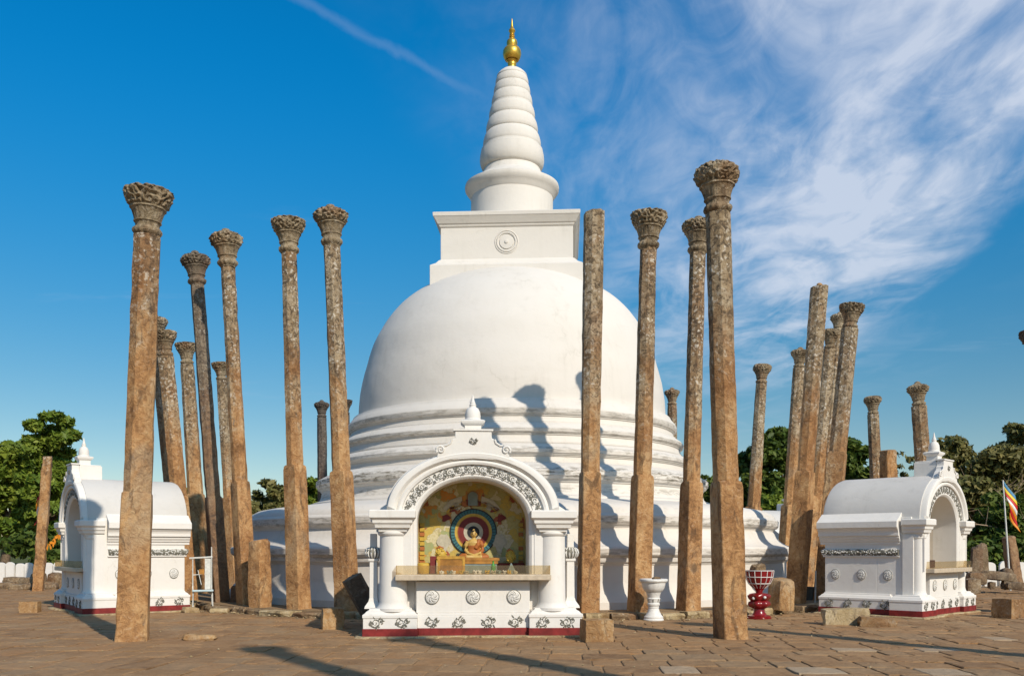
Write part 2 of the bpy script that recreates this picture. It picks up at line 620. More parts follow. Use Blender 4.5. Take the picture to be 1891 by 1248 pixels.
# ================================================================== ground
CX, CY = 0.0, 28.7           # axis of the stupa
g = MB()
nx, ny = 60, 60
gx = np.concatenate([-np.geomspace(1200, 30, 12), np.linspace(-26, 26, 14), np.geomspace(30, 1200, 12)])
gy = np.concatenate([[-300, -100, -40], np.linspace(-12, 70, 18), np.geomspace(80, 2000, 10)])
vs = [(x, y, 0.0) for y in gy for x in gx]
fs = [(j * len(gx) + i, j * len(gx) + i + 1, (j + 1) * len(gx) + i + 1, (j + 1) * len(gx) + i) for j in range(len(gy) - 1) for i in range(len(gx) - 1)]
g.add(vs, fs)
ground = tag(g.build("ground", M_DIRT), kind="structure")

# paving stones: uneven courses laid across the court; the nearest are single pieces
rnd = random.Random(3)
slab_meshes = []
for k in range(10):
    m = MB()
    # flaky slab of unit size with chipped outline and worn top
    out = []
    nseg = 3
    cor = [(-.5, -.5), (.5, -.5), (.5, .5), (-.5, .5)]
    for q in range(4):
        a_, b_ = cor[q], cor[(q + 1) % 4]
        for s in range(nseg):
            t = s / nseg
            x = a_[0] + (b_[0] - a_[0]) * t
            y = a_[1] + (b_[1] - a_[1]) * t
            sh = rnd.uniform(.0, .014) + (.012 if s == 0 else 0)
            out.append((x * (1 - 2 * sh), y * (1 - 2 * sh)))
    n = len(out)
    top = [(x * .955, y * .955, rnd.uniform(-.006, .004)) for x, y in out]
    edge = [(x, y, -.007) for x, y in out]
    bot = [(x, y, -.055) for x, y in out]
    m.rings([[Vector(p) for p in bot], [Vector(p) for p in edge], [Vector(p) for p in top]], cap=False)
    o = len(m.v)
    m.v.append((rnd.uniform(-.1, .1), rnd.uniform(-.1, .1), rnd.uniform(-.004, .006)))
    for j in range(n):
        m.f.append((2 * n + j, 2 * n + (j + 1) % n, o))
        m.m.append(0)
    slab_meshes.append(m.mesh("paving_stone", M_PAVE))

paving = tag(empty("paving"), kind="structure")
slabs = []
y = 5.0
PAVE_ROT = math.radians(-3)
while y < 36:
    rowd = rnd.uniform(.42, .78)
    x = -27 + rnd.uniform(0, .5)
    while x < 27:
        w = rnd.uniform(.34, .78)
        cx_, cy_ = x + w / 2, y + rowd / 2
        dyaw = rnd.gauss(0, .012)
        wx = cx_ * math.cos(PAVE_ROT) - (cy_ - 14) * math.sin(PAVE_ROT)
        wy = cx_ * math.sin(PAVE_ROT) + (cy_ - 14) * math.cos(PAVE_ROT) + 14
        d = math.hypot(wx - CX, wy - CY)
        if d > 9.95 and wy > 3.5:
            slabs.append([wx, wy, w - .012, rowd - .012, PAVE_ROT + dyaw])
        x += w
    y += rowd


def slab_px(s):
    wx, wy, w, d, _ = s
    if wy < 10.6 or abs(wx) > .56 * wy + .3:
        return -1.0 / (1 + abs(wy - 11) + abs(wx))
    return w * d * FPX * FPX * EYE / wy ** 3


slabs.sort(key=slab_px, reverse=True)
PALE = [at(px, py, gdepth(py)) for px, py in ((1492, 1241), (1760, 1200), (1590, 1200), (1830, 1180), (1730, 1246), (1250, 1235))]
for k, (wx, wy, w, d, yaw) in enumerate(slabs[:300]):
    o = inst("paving_stone", slab_meshes[k % 10], paving, (wx, wy, .016 + rnd.gauss(0, .0035)),
             (rnd.gauss(0, .006), rnd.gauss(0, .006), yaw + PI * (k % 2)), (w, d, 1))
    p_ = 0.0
    for q in PALE:
        if abs(q.x - wx) < w * .5 and abs(q.y - wy) < d * .5:
            p_ = .5
    o["pale"] = p_
m = MB()
for k, (wx, wy, w, d, yaw) in enumerate(slabs[300:]):
    src = slab_meshes[k % 10]
    Mx = Matrix.Translation((wx, wy, .016 + rnd.gauss(0, .0035))) @ Matrix.Rotation(yaw + PI * (k % 2), 4, "Z") @ Matrix.Rotation(rnd.gauss(0, .011), 4, "X") @ Matrix.Diagonal((w, d, 1, 1))
    m.add([Mx @ v.co for v in src.vertices], [tuple(p.vertices) for p in src.polygons])
tag(m.build("far_paving_stones", M_PAVE, paving), kind="stuff")

# low round platform under the inner ring of pillars, with a rough kerb of single stones
PLZ = .15
platform = tag(empty("platform", (CX, CY, 0)), kind="structure")
m = MB()
m.lathe([(9.45, 0.0), (9.45, PLZ - .012), (6.0, PLZ)], 96)
m.build("platform_floor", M_DIRT, platform)
rk = random.Random(11)
a = 0.0
while a < 2 * PI - .03:
    da = rk.uniform(.045, .10)
    if a + da > 2 * PI:
        da = 2 * PI - a
    r0, r1 = 9.40 + rk.uniform(-.05, .05), 9.72 + rk.uniform(-.08, .14)
    hz = PLZ + rk.uniform(-.035, .012)
    m = MB()
    b0, b1 = a + .003, a + da - .003
    n = 5
    def P(r, t, z):
        aa = b0 + (b1 - b0) * t
        return Vector((r * math.cos(aa), r * math.sin(aa), z))
    r_out = [r1 + rk.uniform(-.05, .04) for _ in range(n)]
    r_top = [r - rk.uniform(.02, .06) for r in r_out]
    ring = []
    rows = [[P(r0, i / (n - 1), 0) for i in range(n)], [P(r0, i / (n - 1), hz - .01) for i in range(n)],
            [P(r_top[i], i / (n - 1), hz + rk.uniform(-.012, .008)) for i in range(n)],
            [P(r_out[i], i / (n - 1), hz - rk.uniform(.03, .06)) for i in range(n)],
            [P(r_out[i] - rk.uniform(0, .05), i / (n - 1), 0) for i in range(n)]]
    m.rings([[rows[q][i] for q in range(5)] for i in range(n)])
    o = m.build("kerb_stone", M_LIME if rk.random() < .6 else M_ROCK, platform)
    o["tone"] = rk.random()
    a += da

# ================================================================== stupa
stupa = tag(empty("stupa", (CX, CY, PLZ)), "tall white domed stupa with ringed spire and golden pinnacle", "stupa")
Z0 = PLZ


def zz(prof):
    return [(r, z - Z0) for r, z in prof]


def smooth_prof(pts, n=6):
    """Catmull-Rom through profile points"""
    out = []
    for i in range(len(pts) - 1):
        p0, p1, p2, p3 = pts[max(i - 1, 0)], pts[i], pts[i + 1], pts[min(i + 2, len(pts) - 1)]
        for k in range(n):
            t = k / n
            out.append(tuple(.5 * ((2 * p1[j]) + (-p0[j] + p2[j]) * t + (2 * p0[j] - 5 * p1[j] + 4 * p2[j] - p3[j]) * t * t + (-p0[j] + 3 * p1[j] - 3 * p2[j] + p3[j]) * t ** 3) for j in range(2)))
    out.append(pts[-1])
    return out


def wobble(r, z, a):
    return r * (1 + .0022 * fbm(math.cos(a) * 2.2, math.sin(a) * 2.2, z * .9) + .0012 * fbm(math.cos(a) * 9, math.sin(a) * 9, z * 4))


def lathe_part(name, prof, mat, parent, seg=160, smooth=28, wob=True):
    m = MB()
    m.lathe(zz(prof), seg, func=wobble if wob else None)
    return m.build(name, mat, parent, smooth)


lathe_part("lower_terrace", [(8.46, .10), (8.46, .30), (8.42, .34), (8.36, .42), (8.28, .50), (8.24, .60), (8.21, .70), (8.20, .74), (8.20, 1.12), (8.22, 1.135), (8.24, 1.18), (8.29, 1.20),
                             (8.31, 1.25), (8.31, 1.30), (8.36, 1.33), (8.39, 1.37), (8.40, 1.50), (8.37, 1.545), (8.28, 1.57), (8.16, 1.62), (8.05, 1.69), (7.96, 1.78), (7.90, 1.90), (7.87, 1.95), (7.4, 1.95)], M_STUPA, stupa)
lathe_part("middle_terrace", [(7.85, 1.80), (7.85, 1.99), (7.87, 2.01), (7.89, 2.05), (7.94, 2.07), (7.98, 2.12), (7.99, 2.26), (7.96, 2.30), (7.90, 2.33), (7.88, 2.38), (7.81, 2.46), (7.65, 2.55),
                              (7.40, 2.60), (6.86, 2.665), (6.3, 2.74), (6.0, 2.78)], M_STUPA, stupa)
lathe_part("upper_terrace", [(6.16, 2.60), (6.14, 2.80), (6.06, 2.83), (5.93, 2.86), (5.86, 2.93), (5.83, 3.02), (5.80, 3.16), (5.84, 3.18), (5.86, 3.23), (5.92, 3.25), (5.95, 3.31), (5.98, 3.33),
                             (5.98, 3.46), (5.93, 3.50), (5.86, 3.52), (5.82, 3.56), (5.70, 3.62), (5.55, 3.68), (5.3, 3.72)], M_STUPA, stupa)
lathe_part("third_ring_moulding", [(5.46, 3.55), (5.42, 3.68), (5.44, 3.70), (5.44, 3.735), (5.40, 3.745), (5.38, 3.86), (5.415, 3.865), (5.42, 3.895), (5.45, 3.90), (5.46, 3.93), (5.50, 3.945), (5.51, 4.03), (5.47, 4.08), (5.40, 4.12), (5.33, 4.18), (5.1, 4.24)], M_STUPA, stupa)
lathe_part("second_ring_moulding", [(5.28, 4.10), (5.23, 4.20), (5.25, 4.215), (5.25, 4.25), (5.21, 4.26), (5.16, 4.40), (5.15, 4.43), (5.18, 4.435), (5.185, 4.465), (5.21, 4.475), (5.25, 4.51), (5.27, 4.58), (5.23, 4.64), (5.15, 4.69), (5.08, 4.75), (4.9, 4.8)], M_STUPA, stupa)
lathe_part("first_ring_moulding", [(5.06, 4.66), (5.01, 4.75), (5.03, 4.765), (5.03, 4.80), (4.99, 4.81), (4.95, 4.92), (4.95, 4.945), (4.98, 4.95), (4.985, 4.985), (5.02, 4.995), (5.05, 5.04), (5.06, 5.13), (5.02, 5.21), (4.95, 5.29), (4.90, 5.35), (4.88, 5.40), (4.80, 5.42), (4.6, 5.44)], M_STUPA, stupa)
dome_pts = [(4.735, 5.38), (4.72, 5.56), (4.69, 6.0), (4.61, 6.5), (4.47, 7.02), (4.29, 7.62), (4.06, 8.07), (3.80, 8.48), (3.43, 8.90), (2.98, 9.24), (2.44, 9.53), (1.9, 9.72), (1.2, 9.86), (.3, 9.92)]
lathe_part("dome", smooth_prof(dome_pts, 5), M_DOME, stupa, 192, 60)

# square tower on the dome
tower = MB()
HR = math.radians(-3.2)
RZ = Matrix.Rotation(HR, 4, "Z")


def sq_ring(h, z):
    return [RZ @ Vector((sx * h - .05, sy * h, z - Z0)) for sx, sy in ((-1, -1), (1, -1), (1, 1), (-1, 1))]


tower.rings([sq_ring(2.21, 9.0), sq_ring(2.21, 9.70), sq_ring(2.18, 9.72), sq_ring(2.06, 9.80), sq_ring(1.98, 9.90), sq_ring(1.93, 9.93), sq_ring(1.93, 10.86), sq_ring(1.96, 10.87)])
tw = tower.build("square_tower", M_DOME, stupa, bevel=.012)
m = MB()
m.rings([sq_ring(1.94, 10.865), sq_ring(1.97, 10.90), sq_ring(1.97, 10.93), sq_ring(2.01, 10.96), sq_ring(2.05, 11.03), sq_ring(2.11, 11.13), sq_ring(2.13, 11.15), sq_ring(2.14, 11.25), sq_ring(2.10, 11.27)])
m.build("cornice", M_DOME, tw, bevel=.008)
m = MB()
Me = RZ @ Matrix.Translation((-.05, -1.935, 10.42 - Z0)) @ Matrix.Rotation(PI / 2, 4, "X")
for rad, tr in ((.27, .030), (.33, .018)):
    pts = [Me @ Vector((rad * math.cos(t), rad * math.sin(t), 0)) for t in np.linspace(0, 2 * PI, 40)]
    m.tube(pts, tr, 6)
m.lathe([(.21, 0), (.20, .025), (.05, .035), (0.01, .036)], 32, M=Me)
m.lathe([(.06, .03), (.05, .06), (.01, .07)], 16, M=Me)
m.build("sun_emblem", M_DOME, tw, 40)
lathe_part("drum", [(1.275, 11.2), (1.275, 12.36), (1.27, 12.40)], M_DOME, stupa, 96)
lathe_part("drum_collar", [(1.25, 12.34), (1.31, 12.40), (1.33, 12.46), (1.40, 12.54), (1.455, 12.62), (1.465, 12.70), (1.45, 12.76), (1.38, 12.80), (1.15, 12.92), (.95, 13.08), (.88, 13.26), (.86, 13.3)], M_DOME, stupa, 96, 30)
spire = tag(empty("spire", (0, 0, 0)))
spire.parent = stupa
lathe_part("spire_core", [(.87, 13.2), (.85, 13.95), (.76, 14.5), (.645, 15.2), (.53, 15.8), (.46, 16.1), (.14, 16.44), (.02, 16.45)], M_DOME, spire, 64)
lathe_part("spire_torus", smooth_prof([(.84, 13.27), (.93, 13.32), (.985, 13.44), (1.0, 13.57), (.988, 13.71), (.962, 13.84)], 3) + [(.955, 13.885), (.93, 13.90), (.90, 13.905), (.885, 14.02)], M_DOME, spire, 64, 40)
for zc_, rr, hh in ((14.17, .90, .48), (14.62, .805, .45), (15.05, .715, .42), (15.44, .635, .38), (15.77, .57, .33), (16.05, .515, .28)):
    pr = [(rr * .85, zc_ - hh * .56), (rr * .89, zc_ - hh * .51), (rr * .975, zc_ - hh * .45), (rr * .998, zc_ - hh * .32), (rr, zc_ - hh * .20), (rr * .985, zc_ + hh * .02), (rr * .952, zc_ + hh * .24), (rr * .905, zc_ + hh * .42), (rr * .85, zc_ + hh * .52)]
    lathe_part("spire_ring", smooth_prof(pr, 3), M_DOME, spire, 64, 50)
lathe_part("spire_cap", smooth_prof([(.42, 16.12), (.475, 16.19), (.42, 16.28), (.33, 16.36), (.23, 16.42), (.15, 16.44)], 3), M_DOME, spire, 48, 60)


def zy(y):
    return 1.5 + (HY - y) / FPX * 28.7


fin = []
for hw, yy in ((9.0, 131), (7.3, 127), (7.3, 123), (8.0, 121), (8.2, 119), (7.5, 117), (8.5, 115), (9.6, 114), (10.4, 112.5), (9.0, 111), (12.5, 112), (15.6, 107), (16.9, 101), (16.4, 95), (14, 90.5), (11, 88), (8.9, 87),
               (9.6, 84), (10, 80), (9, 76), (6.6, 73.5), (4.6, 72.4), (4.2, 71), (5.4, 69), (4.4, 67), (5.2, 65.6), (3.8, 64), (4.5, 61.5), (6.2, 58), (5.2, 55), (3.2, 53), (2.6, 50), (1.7, 44), (.9, 37), (.2, 34)):
    fin.append((hw / FPX * 28.7, zy(yy)))
m = MB()
m.lathe(zz(fin), 40)
m.build("golden_pinnacle", M_GOLD, stupa, 35)

# ================================================================== pillars
def capital_mesh(kind, seed):
    rr = random.Random(seed)
    prof = [(.17, 0), (.178, .03), (.205, .045), (.228, .075), (.236, .11), (.222, .145), (.198, .165), (.188, .18), (.196, .22), (.206, .245), (.222, .25), (.222, .27), (.212, .275),
            (.228, .34), (.252, .41), (.275, .46), (.292, .47), (.292, .495), (.278, .50)]
    if kind == "flat":
        bowl = [(.305, .53), (.335, .58), (.355, .64), (.372, .70), (.382, .75), (.376, .785), (.35, .80), (.2, .805), (.02, .80)]
    elif kind == "crown":
        bowl = [(.300, .52), (.328, .56), (.352, .61), (.366, .67), (.356, .715), (.325, .745), (.285, .775), (.22, .795), (.13, .82), (.105, .86), (.085, .90), (.03, .925), (.005, .93)]
    else:
        bowl = [(.300, .52), (.328, .56), (.350, .62), (.360, .68), (.350, .74), (.318, .79), (.26, .825), (.14, .845), (.02, .85)]
    full = []
    pts = prof + bowl
    for i in range(len(pts) - 1):
        n = 4 if pts[i][1] >= .5 else 1
        for k in range(n):
            t = k / n
            full.append((pts[i][0] * (1 - t) + pts[i + 1][0] * t, pts[i][1] * (1 - t) + pts[i + 1][1] * t))
    full.append(pts[-1])
    seed3 = rr.uniform(0, 50)

    def carve(r, z, a):
        octo = .018 * math.cos(8 * a) * (1 if z < .5 else .4)
        d = 0.0
        if z > .515 and r > .12:
            # two tiers of crouching figures and scrolls cut deep into the bowl
            row = int((z - .515) / .085)
            ph = seed3 + row * 1.3
            nfig = 15 + 2 * (row % 2)
            d = .016 * math.cos(nfig * a + ph) * math.cos((z - .515) / .085 * PI * 1.0 + .6 * math.sin(5 * a + ph))
            d += .052 * (.45 - abs(mnoise.noise(Vector((math.cos(a) * 5.0 + seed3, math.sin(a) * 5.0, z * 13)))) * 2.0)
            d += .020 * (.4 - abs(mnoise.noise(Vector((math.cos(a) * 12 + seed3, math.sin(a) * 12, z * 28)))) * 2.0)
            d += .010 * mnoise.noise(Vector((math.cos(a) * 3 + seed3, math.sin(a) * 3, z * 5)))
        elif .275 < z < .47:
            d = -.010 * max(0, math.cos(16 * a)) ** 4
        elif .04 < z < .15:
            d = .006 * math.cos(14 * a)
        d += .006 * mnoise.noise(Vector((math.cos(a) * 5 + seed3, math.sin(a) * 5, z * 9)))
        return max(.004, r * (1 + octo) + d)

    m = MB()
    m.lathe(full, 120, func=carve)
    return m.mesh("capital", M_CAPITAL, 50)


CAPS = {k: [capital_mesh(k, 5 + 7 * i + 31 * j) for j in range(2)] for i, k in enumerate(("flat", "crown", "round"))}


def oct_profile(h, cut, n=2):
    """square of half size h with corners cut by 'cut', densified"""
    c = max(.012, cut)
    p = [(-h + c, -h), (h - c, -h), (h, -h + c), (h, h - c), (h - c, h), (-h + c, h), (-h, h - c), (-h, -h + c)]
    out = []
    for i in range(8):
        a_, b_ = p[i], p[(i + 1) % 8]
        for k in range(n):
            t = k / n
            out.append((a_[0] * (1 - t) + b_[0] * t, a_[1] * (1 - t) + b_[1] * t))
    return out


def loft_col(levels, seed, rough=.012, dz=.22, slant=None):
    """levels: (z, half, cut). Adds in-between rings and worn, chipped edges."""
    rings = []
    lv = []
    for i in range(len(levels) - 1):
        z0, h0, c0 = levels[i]
        z1, h1, c1 = levels[i + 1]
        n = max(1, int((z1 - z0) / dz))
        for k in range(n):
            t = k / n
            lv.append((z0 + (z1 - z0) * t, h0 + (h1 - h0) * t, c0 + (c1 - c0) * t))
    lv.append(levels[-1])
    for z, h, c in lv:
        r = []
        for x, y in oct_profile(h, c):
            d = fbm(x * 3 + seed, y * 3 + seed * .7, z * 1.3) * rough * .6 + fbm(x * 9 - seed, y * 9, z * 5 + seed) * rough * .8
            chip = mnoise.noise(Vector((x * 6 + seed * 3.1, y * 6, z * 2.7)))
            if chip > .42:
                d -= (chip - .42) * rough * 5
            k = 1 + d / max(h, .05)
            r.append(Vector((x * k, y * k, z)))
        rings.append(r)
    if slant:
        for p in rings[-1]:
            p.z += slant[0] * p.x + slant[1] * p.y + random.Random(seed).uniform(-.02, .02)
    m = MB()
    m.rings(rings)
    return m


def pillar(label, base, top_px, w=.43, block=None, cap="round", capw=.72, shaft_top=None, tone=.5, darken=0.0, face=None, group="stone pillars around the stupa", name="stone_pillar", tenon=False, cseed=0, flare=0.0, top=None):
    """base: foot point; the axis runs to 'top' so each pillar keeps its own lean"""
    base = Vector(base)
    top = Vector(top) if top is not None else at(top_px[0], top_px[1], base.y)
    ax = top - base
    H = ax.length
    if face is None:
        face = math.atan2(base.x - CX, -(base.y - CY))
    q = Vector((0, 0, 1)).rotation_difference(ax.normalized())
    root = empty(name, base)
    root.rotation_mode = "QUATERNION"
    root.rotation_quaternion = q @ Matrix.Rotation(face, 3, "Z").to_quaternion()
    tag(root, label, "pillar", group)
    sd_ = (hash((round(base.x * 100), round(base.y * 100))) % 1000) / 17.0
    hb = w / 2
    st = (shaft_top if shaft_top else w * .86) / 2
    ch = capw * 1.18 if cap else 0.0
    zb = block if block else H * .31
    parts = []
    m = loft_col([(-.06, hb * (1.06 + flare), .02), (.25, hb * (1.02 + flare * .7), .015), (zb * .5, hb * (1.01 + flare * .2), .015), (zb - .12, hb * .985, .015), (zb - .03, hb * .97, .03), (zb, hb * .90, .06)], sd_, .009)
    parts.append(m.build("square_base", M_PILLAR, root, 38))
    he = hb * .93
    zt = H - ch * (.97 if cap else 0)
    levels = [(zb - .10, he, he * .55), (zt, st, st * .58)] if cap else [(zb - .10, he, he * .55), (H, st, st * .58)]
    m = loft_col(levels, sd_ + 5, .011, .2, None if cap else (.12, -.1))
    parts.append(m.build("octagonal_shaft", M_PILLAR, root, 32))
    if cap:
        c = inst("capital", CAPS[cap][cseed % 2], root, (0, 0, H - ch), (0, 0, .2 + cseed * .9), (capw / .72,) * 3)
        parts.append(c)
    if tenon:
        m = MB()
        m.lathe([(.07, -.05), (.07, .07), (.05, .09)], 10)
        t_ = m.build("tenon", M_PILLAR, root)
        t_.location = (0, 0, H)
        parts.append(t_)
    for p in parts:
        p["tone"] = tone
        p["darken"] = darken
    return root


def ring_pt(px, R, z=PLZ, far=False):
    """foot on the ring of radius R round the stupa, along one sight line"""
    t = (px - HX) / FPX
    A, B, C_ = 1 + t * t, -2 * (CY + CX * t), CX * CX + CY * CY - R * R
    dq = max(0, B * B - 4 * A * C_)
    Y = (-B + (math.sqrt(dq) if far else -math.sqrt(dq))) / (2 * A)
    return Vector((t * Y, Y, z))


def gpt(px, Y, z=0.0):
    return Vector(((px - HX) / FPX * Y, Y, z))


# inner ring, tall
pillar("thick near brown pillar before the left shrine with a flat carved capital", gpt(244, 14.95), (275, 347), w=.455, block=2.42, cap="flat", capw=.69, shaft_top=.40, tone=.30, cseed=0, flare=.035, face=.30)
pillar("dark leaning pillar on the left with small crown capital", ring_pt(408, 9.0), (360, 468), w=.37, block=2.7, cap="crown", capw=.70, tone=.6, darken=.50, cseed=1)
pillar("leaning pillar with crown capital behind the short stump", ring_pt(456, 9.0), (417, 428), w=.36, block=3.0, cap="crown", capw=.74, tone=.35, cseed=0)
pillar("upright brown pillar with flat carved capital, second left of the dome", ring_pt(552, 9.15), (532, 403), w=.385, block=3.25, cap="flat", capw=.70, tone=.52, cseed=1)
pillar("pillar with knobbed crown capital just left of the central shrine", ring_pt(641, 9.3), (610, 384), w=.39, block=3.05, cap="crown", capw=.72, tone=.45, cseed=1)
pillar("broken-topped pillar without capital right of the central shrine", ring_pt(1086, 9.0), (1097, 394), w=.40, block=3.0, cap=None, shaft_top=.42, tone=.62)
pillar("pillar with flat capital behind the white pedestal urn", ring_pt(1180, 9.1), (1199, 390), w=.39, block=2.95, cap="flat", capw=.72, tone=.66, cseed=0)
pillar("pillar with crown capital half hidden by the tallest near pillar", ring_pt(1271, 9.2), None, top=at(1290, 405, 21.0), w=.385, block=2.85, cap="crown", capw=.70, tone=.72, cseed=1)
pillar("tallest near pillar with round carved capital, standing on the paving", gpt(1349, 15.3), (1323, 305), w=.415, block=2.62, cap="round", capw=.71, shaft_top=.38, tone=.58, cseed=0)
pillar("tilted pillar without capital, a tenon on its top, near right shrine", ring_pt(1469, 9.05), (1513, 530), w=.40, block=3.3, cap=None, shaft_top=.40, tone=.55, tenon=True)
# outer rings and far side
pillar("leaning pillar with wide capital rising behind the left shrine roof", gpt(349, 24.5), (301, 610), w=.44, block=2.9, cap="flat", capw=.62, shaft_top=.40, tone=.5, cseed=1)
pillar("dark-edged pillar mostly hidden behind the thick near left pillar", gpt(338, 25.6), (286, 584), w=.42, block=3.2, cap="crown", capw=.62, shaft_top=.40, tone=.4, darken=.25, cseed=0)
pillar("slim pillar with flat capital left of the dark leaning pillar", gpt(373, 28.5), (343, 632), w=.46, block=3.2, cap="flat", capw=.60, shaft_top=.38, tone=.45, cseed=0)
pillar("slim pale pillar between the dark leaning pillar and its neighbour", gpt(434, 34), (407, 668), w=.42, block=3.4, cap="flat", capw=.60, shaft_top=.36, tone=.70, cseed=1)
pillar("far dark pillar with knobbed capital seen left of the dome base", gpt(597, 40), (594, 741), w=.42, block=2.8, cap="crown", capw=.62, shaft_top=.38, tone=.8, darken=.75, cseed=0)
pillar("far dark pillar, only its capital edge showing beside the dome", gpt(641, 42), (637, 737), w=.42, block=2.8, cap="flat", capw=.62, shaft_top=.38, tone=.8, darken=.75, cseed=1)
pillar("far pillar with crown capital right of the dome edge", gpt(1244, 41), (1241, 718), w=.42, block=2.8, cap="crown", capw=.64, shaft_top=.38, tone=.75, cseed=1)
pillar("slim pillar standing alone in front of the dark tree", gpt(1383, 37.2), (1408, 672), w=.52, block=3.2, cap="round", capw=.70, shaft_top=.40, tone=.5, cseed=1)
pillar("slim leaning pillar left of the tenon-topped pillar", gpt(1448, 31.5), (1478, 644), w=.44, block=3.0, cap="crown", capw=.58, shaft_top=.38, tone=.45, cseed=0)
pillar("leaning pillar with small capital right of the tenon-topped pillar", gpt(1491, 29.5), (1536, 608), w=.44, block=3.2, cap="round", capw=.56, shaft_top=.38, tone=.5, cseed=0)
pillar("grey pillar squeezed behind the right shrine's tall leaning pillar", gpt(1506, 29.5), (1551, 579), w=.42, block=3.2, cap="crown", capw=.54, shaft_top=.36, tone=.85, cseed=1)
pillar("leaning pillar with square block behind the right shrine's back", gpt(1519, 24.6), (1574, 560), w=.46, block=4.1, cap="flat", capw=.60, shaft_top=.42, tone=.6, darken=.12, cseed=1)
pillar("grey pillar with round capital above the right shrine roof", gpt(1626, 34), (1611, 731), w=.44, block=1.8, cap="round", capw=.60, shaft_top=.40, tone=.95, cseed=0)
pillar("grey pillar with crown capital left of the right shrine finial", gpt(1722, 29), (1694, 708), w=.46, block=1.8, cap="crown", capw=.62, shaft_top=.42, tone=.95, cseed=1)
pillar("dark pillar at the right picture edge, only its capital rim showing", gpt(1921, 21), (1918, 606), w=.44, block=2.4, cap="flat", capw=.72, shaft_top=.40, tone=.7, darken=.7, cseed=0)
pillar("pillar just outside the right edge casting a long shadow across the paving", (5.45, 3.87, 0), None, top=(5.5, 3.87, 9.3), w=.46, cap="flat", capw=.72, tone=.5, cseed=1)
pillar("pillar beside the viewer casting the shadow at lower left", (3.60, 2.27, 0), None, top=(3.60, 2.27, 9.5), w=.46, cap="round", capw=.72, tone=.5, cseed=0)
pillar("pillar outside the right edge casting a shadow past the right shrine", (9.4, 9.3, 0), None, top=(9.4, 9.3, 7.6), w=.46, cap="crown", capw=.72, tone=.5, cseed=0)


def stump(label, base, top, w, tone=.4, darken=0.0, mat=None, face=.3, name="pillar_stump", group="broken pillar stumps", taper=.93):
    base, top = Vector(base), Vector(top)
    ax = top - base
    sd_ = base.x * 3.7 + base.y
    m = loft_col([(-.05, w / 2, .02), (ax.length * .5, w / 2 * .98, .03), (ax.length - .05, w / 2 * taper, .03), (ax.length, w / 2 * taper * .82, .05)], sd_, .024, .12, (.12, .1))
    o = m.build(name, mat or M_PILLAR, None, 38)
    o.rotation_mode = "QUATERNION"
    o.rotation_quaternion = Vector((0, 0, 1)).rotation_difference(ax.normalized()) @ Matrix.Rotation(face, 3, "Z").to_quaternion()
    o.location = base
    o["tone"] = tone
    o["darken"] = darken
    return tag(o, label, "stump", group)


p = ring_pt(481, 9.25)
stump("short broken stump of pillar with chipped top on the platform", p, p + Vector((-.02, 0, 1.55)), .40, .30, face=-.5)
p = gpt(70, 32.5)
stump("tall bare leaning stump at far left before the green tree", p, at(88, 842, 32.5), .34, .6, taper=.85)
p = gpt(1645, 31)
stump("flat-topped stump above the right shrine roof", p, at(1640, 830, 31), .44, .35)
p = gpt(1876, 35)
stump("dark stump standing by the white wall at far right", p, at(1862, 990, 35), .40, .85, darken=.45)
p = ring_pt(1440, 9.75)
stump("squat leaning stump between red urn and tilted pillar", p, p + Vector((.05, 0, .66)), .46, .2, mat=M_BLOCK, face=.5)
p = ring_pt(415, 8.9)
stump("dark low stump at the foot of the dark leaning pillar", (p.x + .35, p.y - .2, PLZ), (p.x + .36, p.y - .2, .55), .28, .5, darken=.5)


def rock(name, label, cat, center, size, rot=(0, 0, 0), mat=None, seed=1, boxy=.6, tone=.4, darken=0.0, group=None, rough=.10):
    """a roughly hewn stone: subdivided box pulled towards a ball and roughened"""
    bm = bmesh.new()
    bmesh.ops.create_cube(bm, size=2.0)
    bmesh.ops.subdivide_edges(bm, edges=bm.edges, cuts=5, use_grid_fill=True)
    for v in bm.verts:
        c = v.co.copy()
        s = c.normalized() * 1.25
        v.co = c * boxy + s * (1 - boxy)
        d = fbm(v.co.x * 1.3 + seed, v.co.y * 1.3, v.co.z * 1.3 + seed) * rough + fbm(v.co.x * 4 + seed, v.co.y * 4, v.co.z * 4) * rough * .5
        v.co *= 1 + d
        v.co = Vector((v.co.x * size[0] / 2, v.co.y * size[1] / 2, v.co.z * size[2] / 2))
    me = bpy.data.meshes.new(name)
    bm.to_mesh(me)
    bm.free()
    me.materials.append(mat or M_BLOCK)
    me.polygons.foreach_set("use_smooth", [True] * len(me.polygons))
    me.set_sharp_from_angle(angle=math.radians(38))
    o = inst(name, me, None, center, rot)
    o["tone"] = tone
    o["darken"] = darken
    if label:
        tag(o, label, cat, group)
    return o


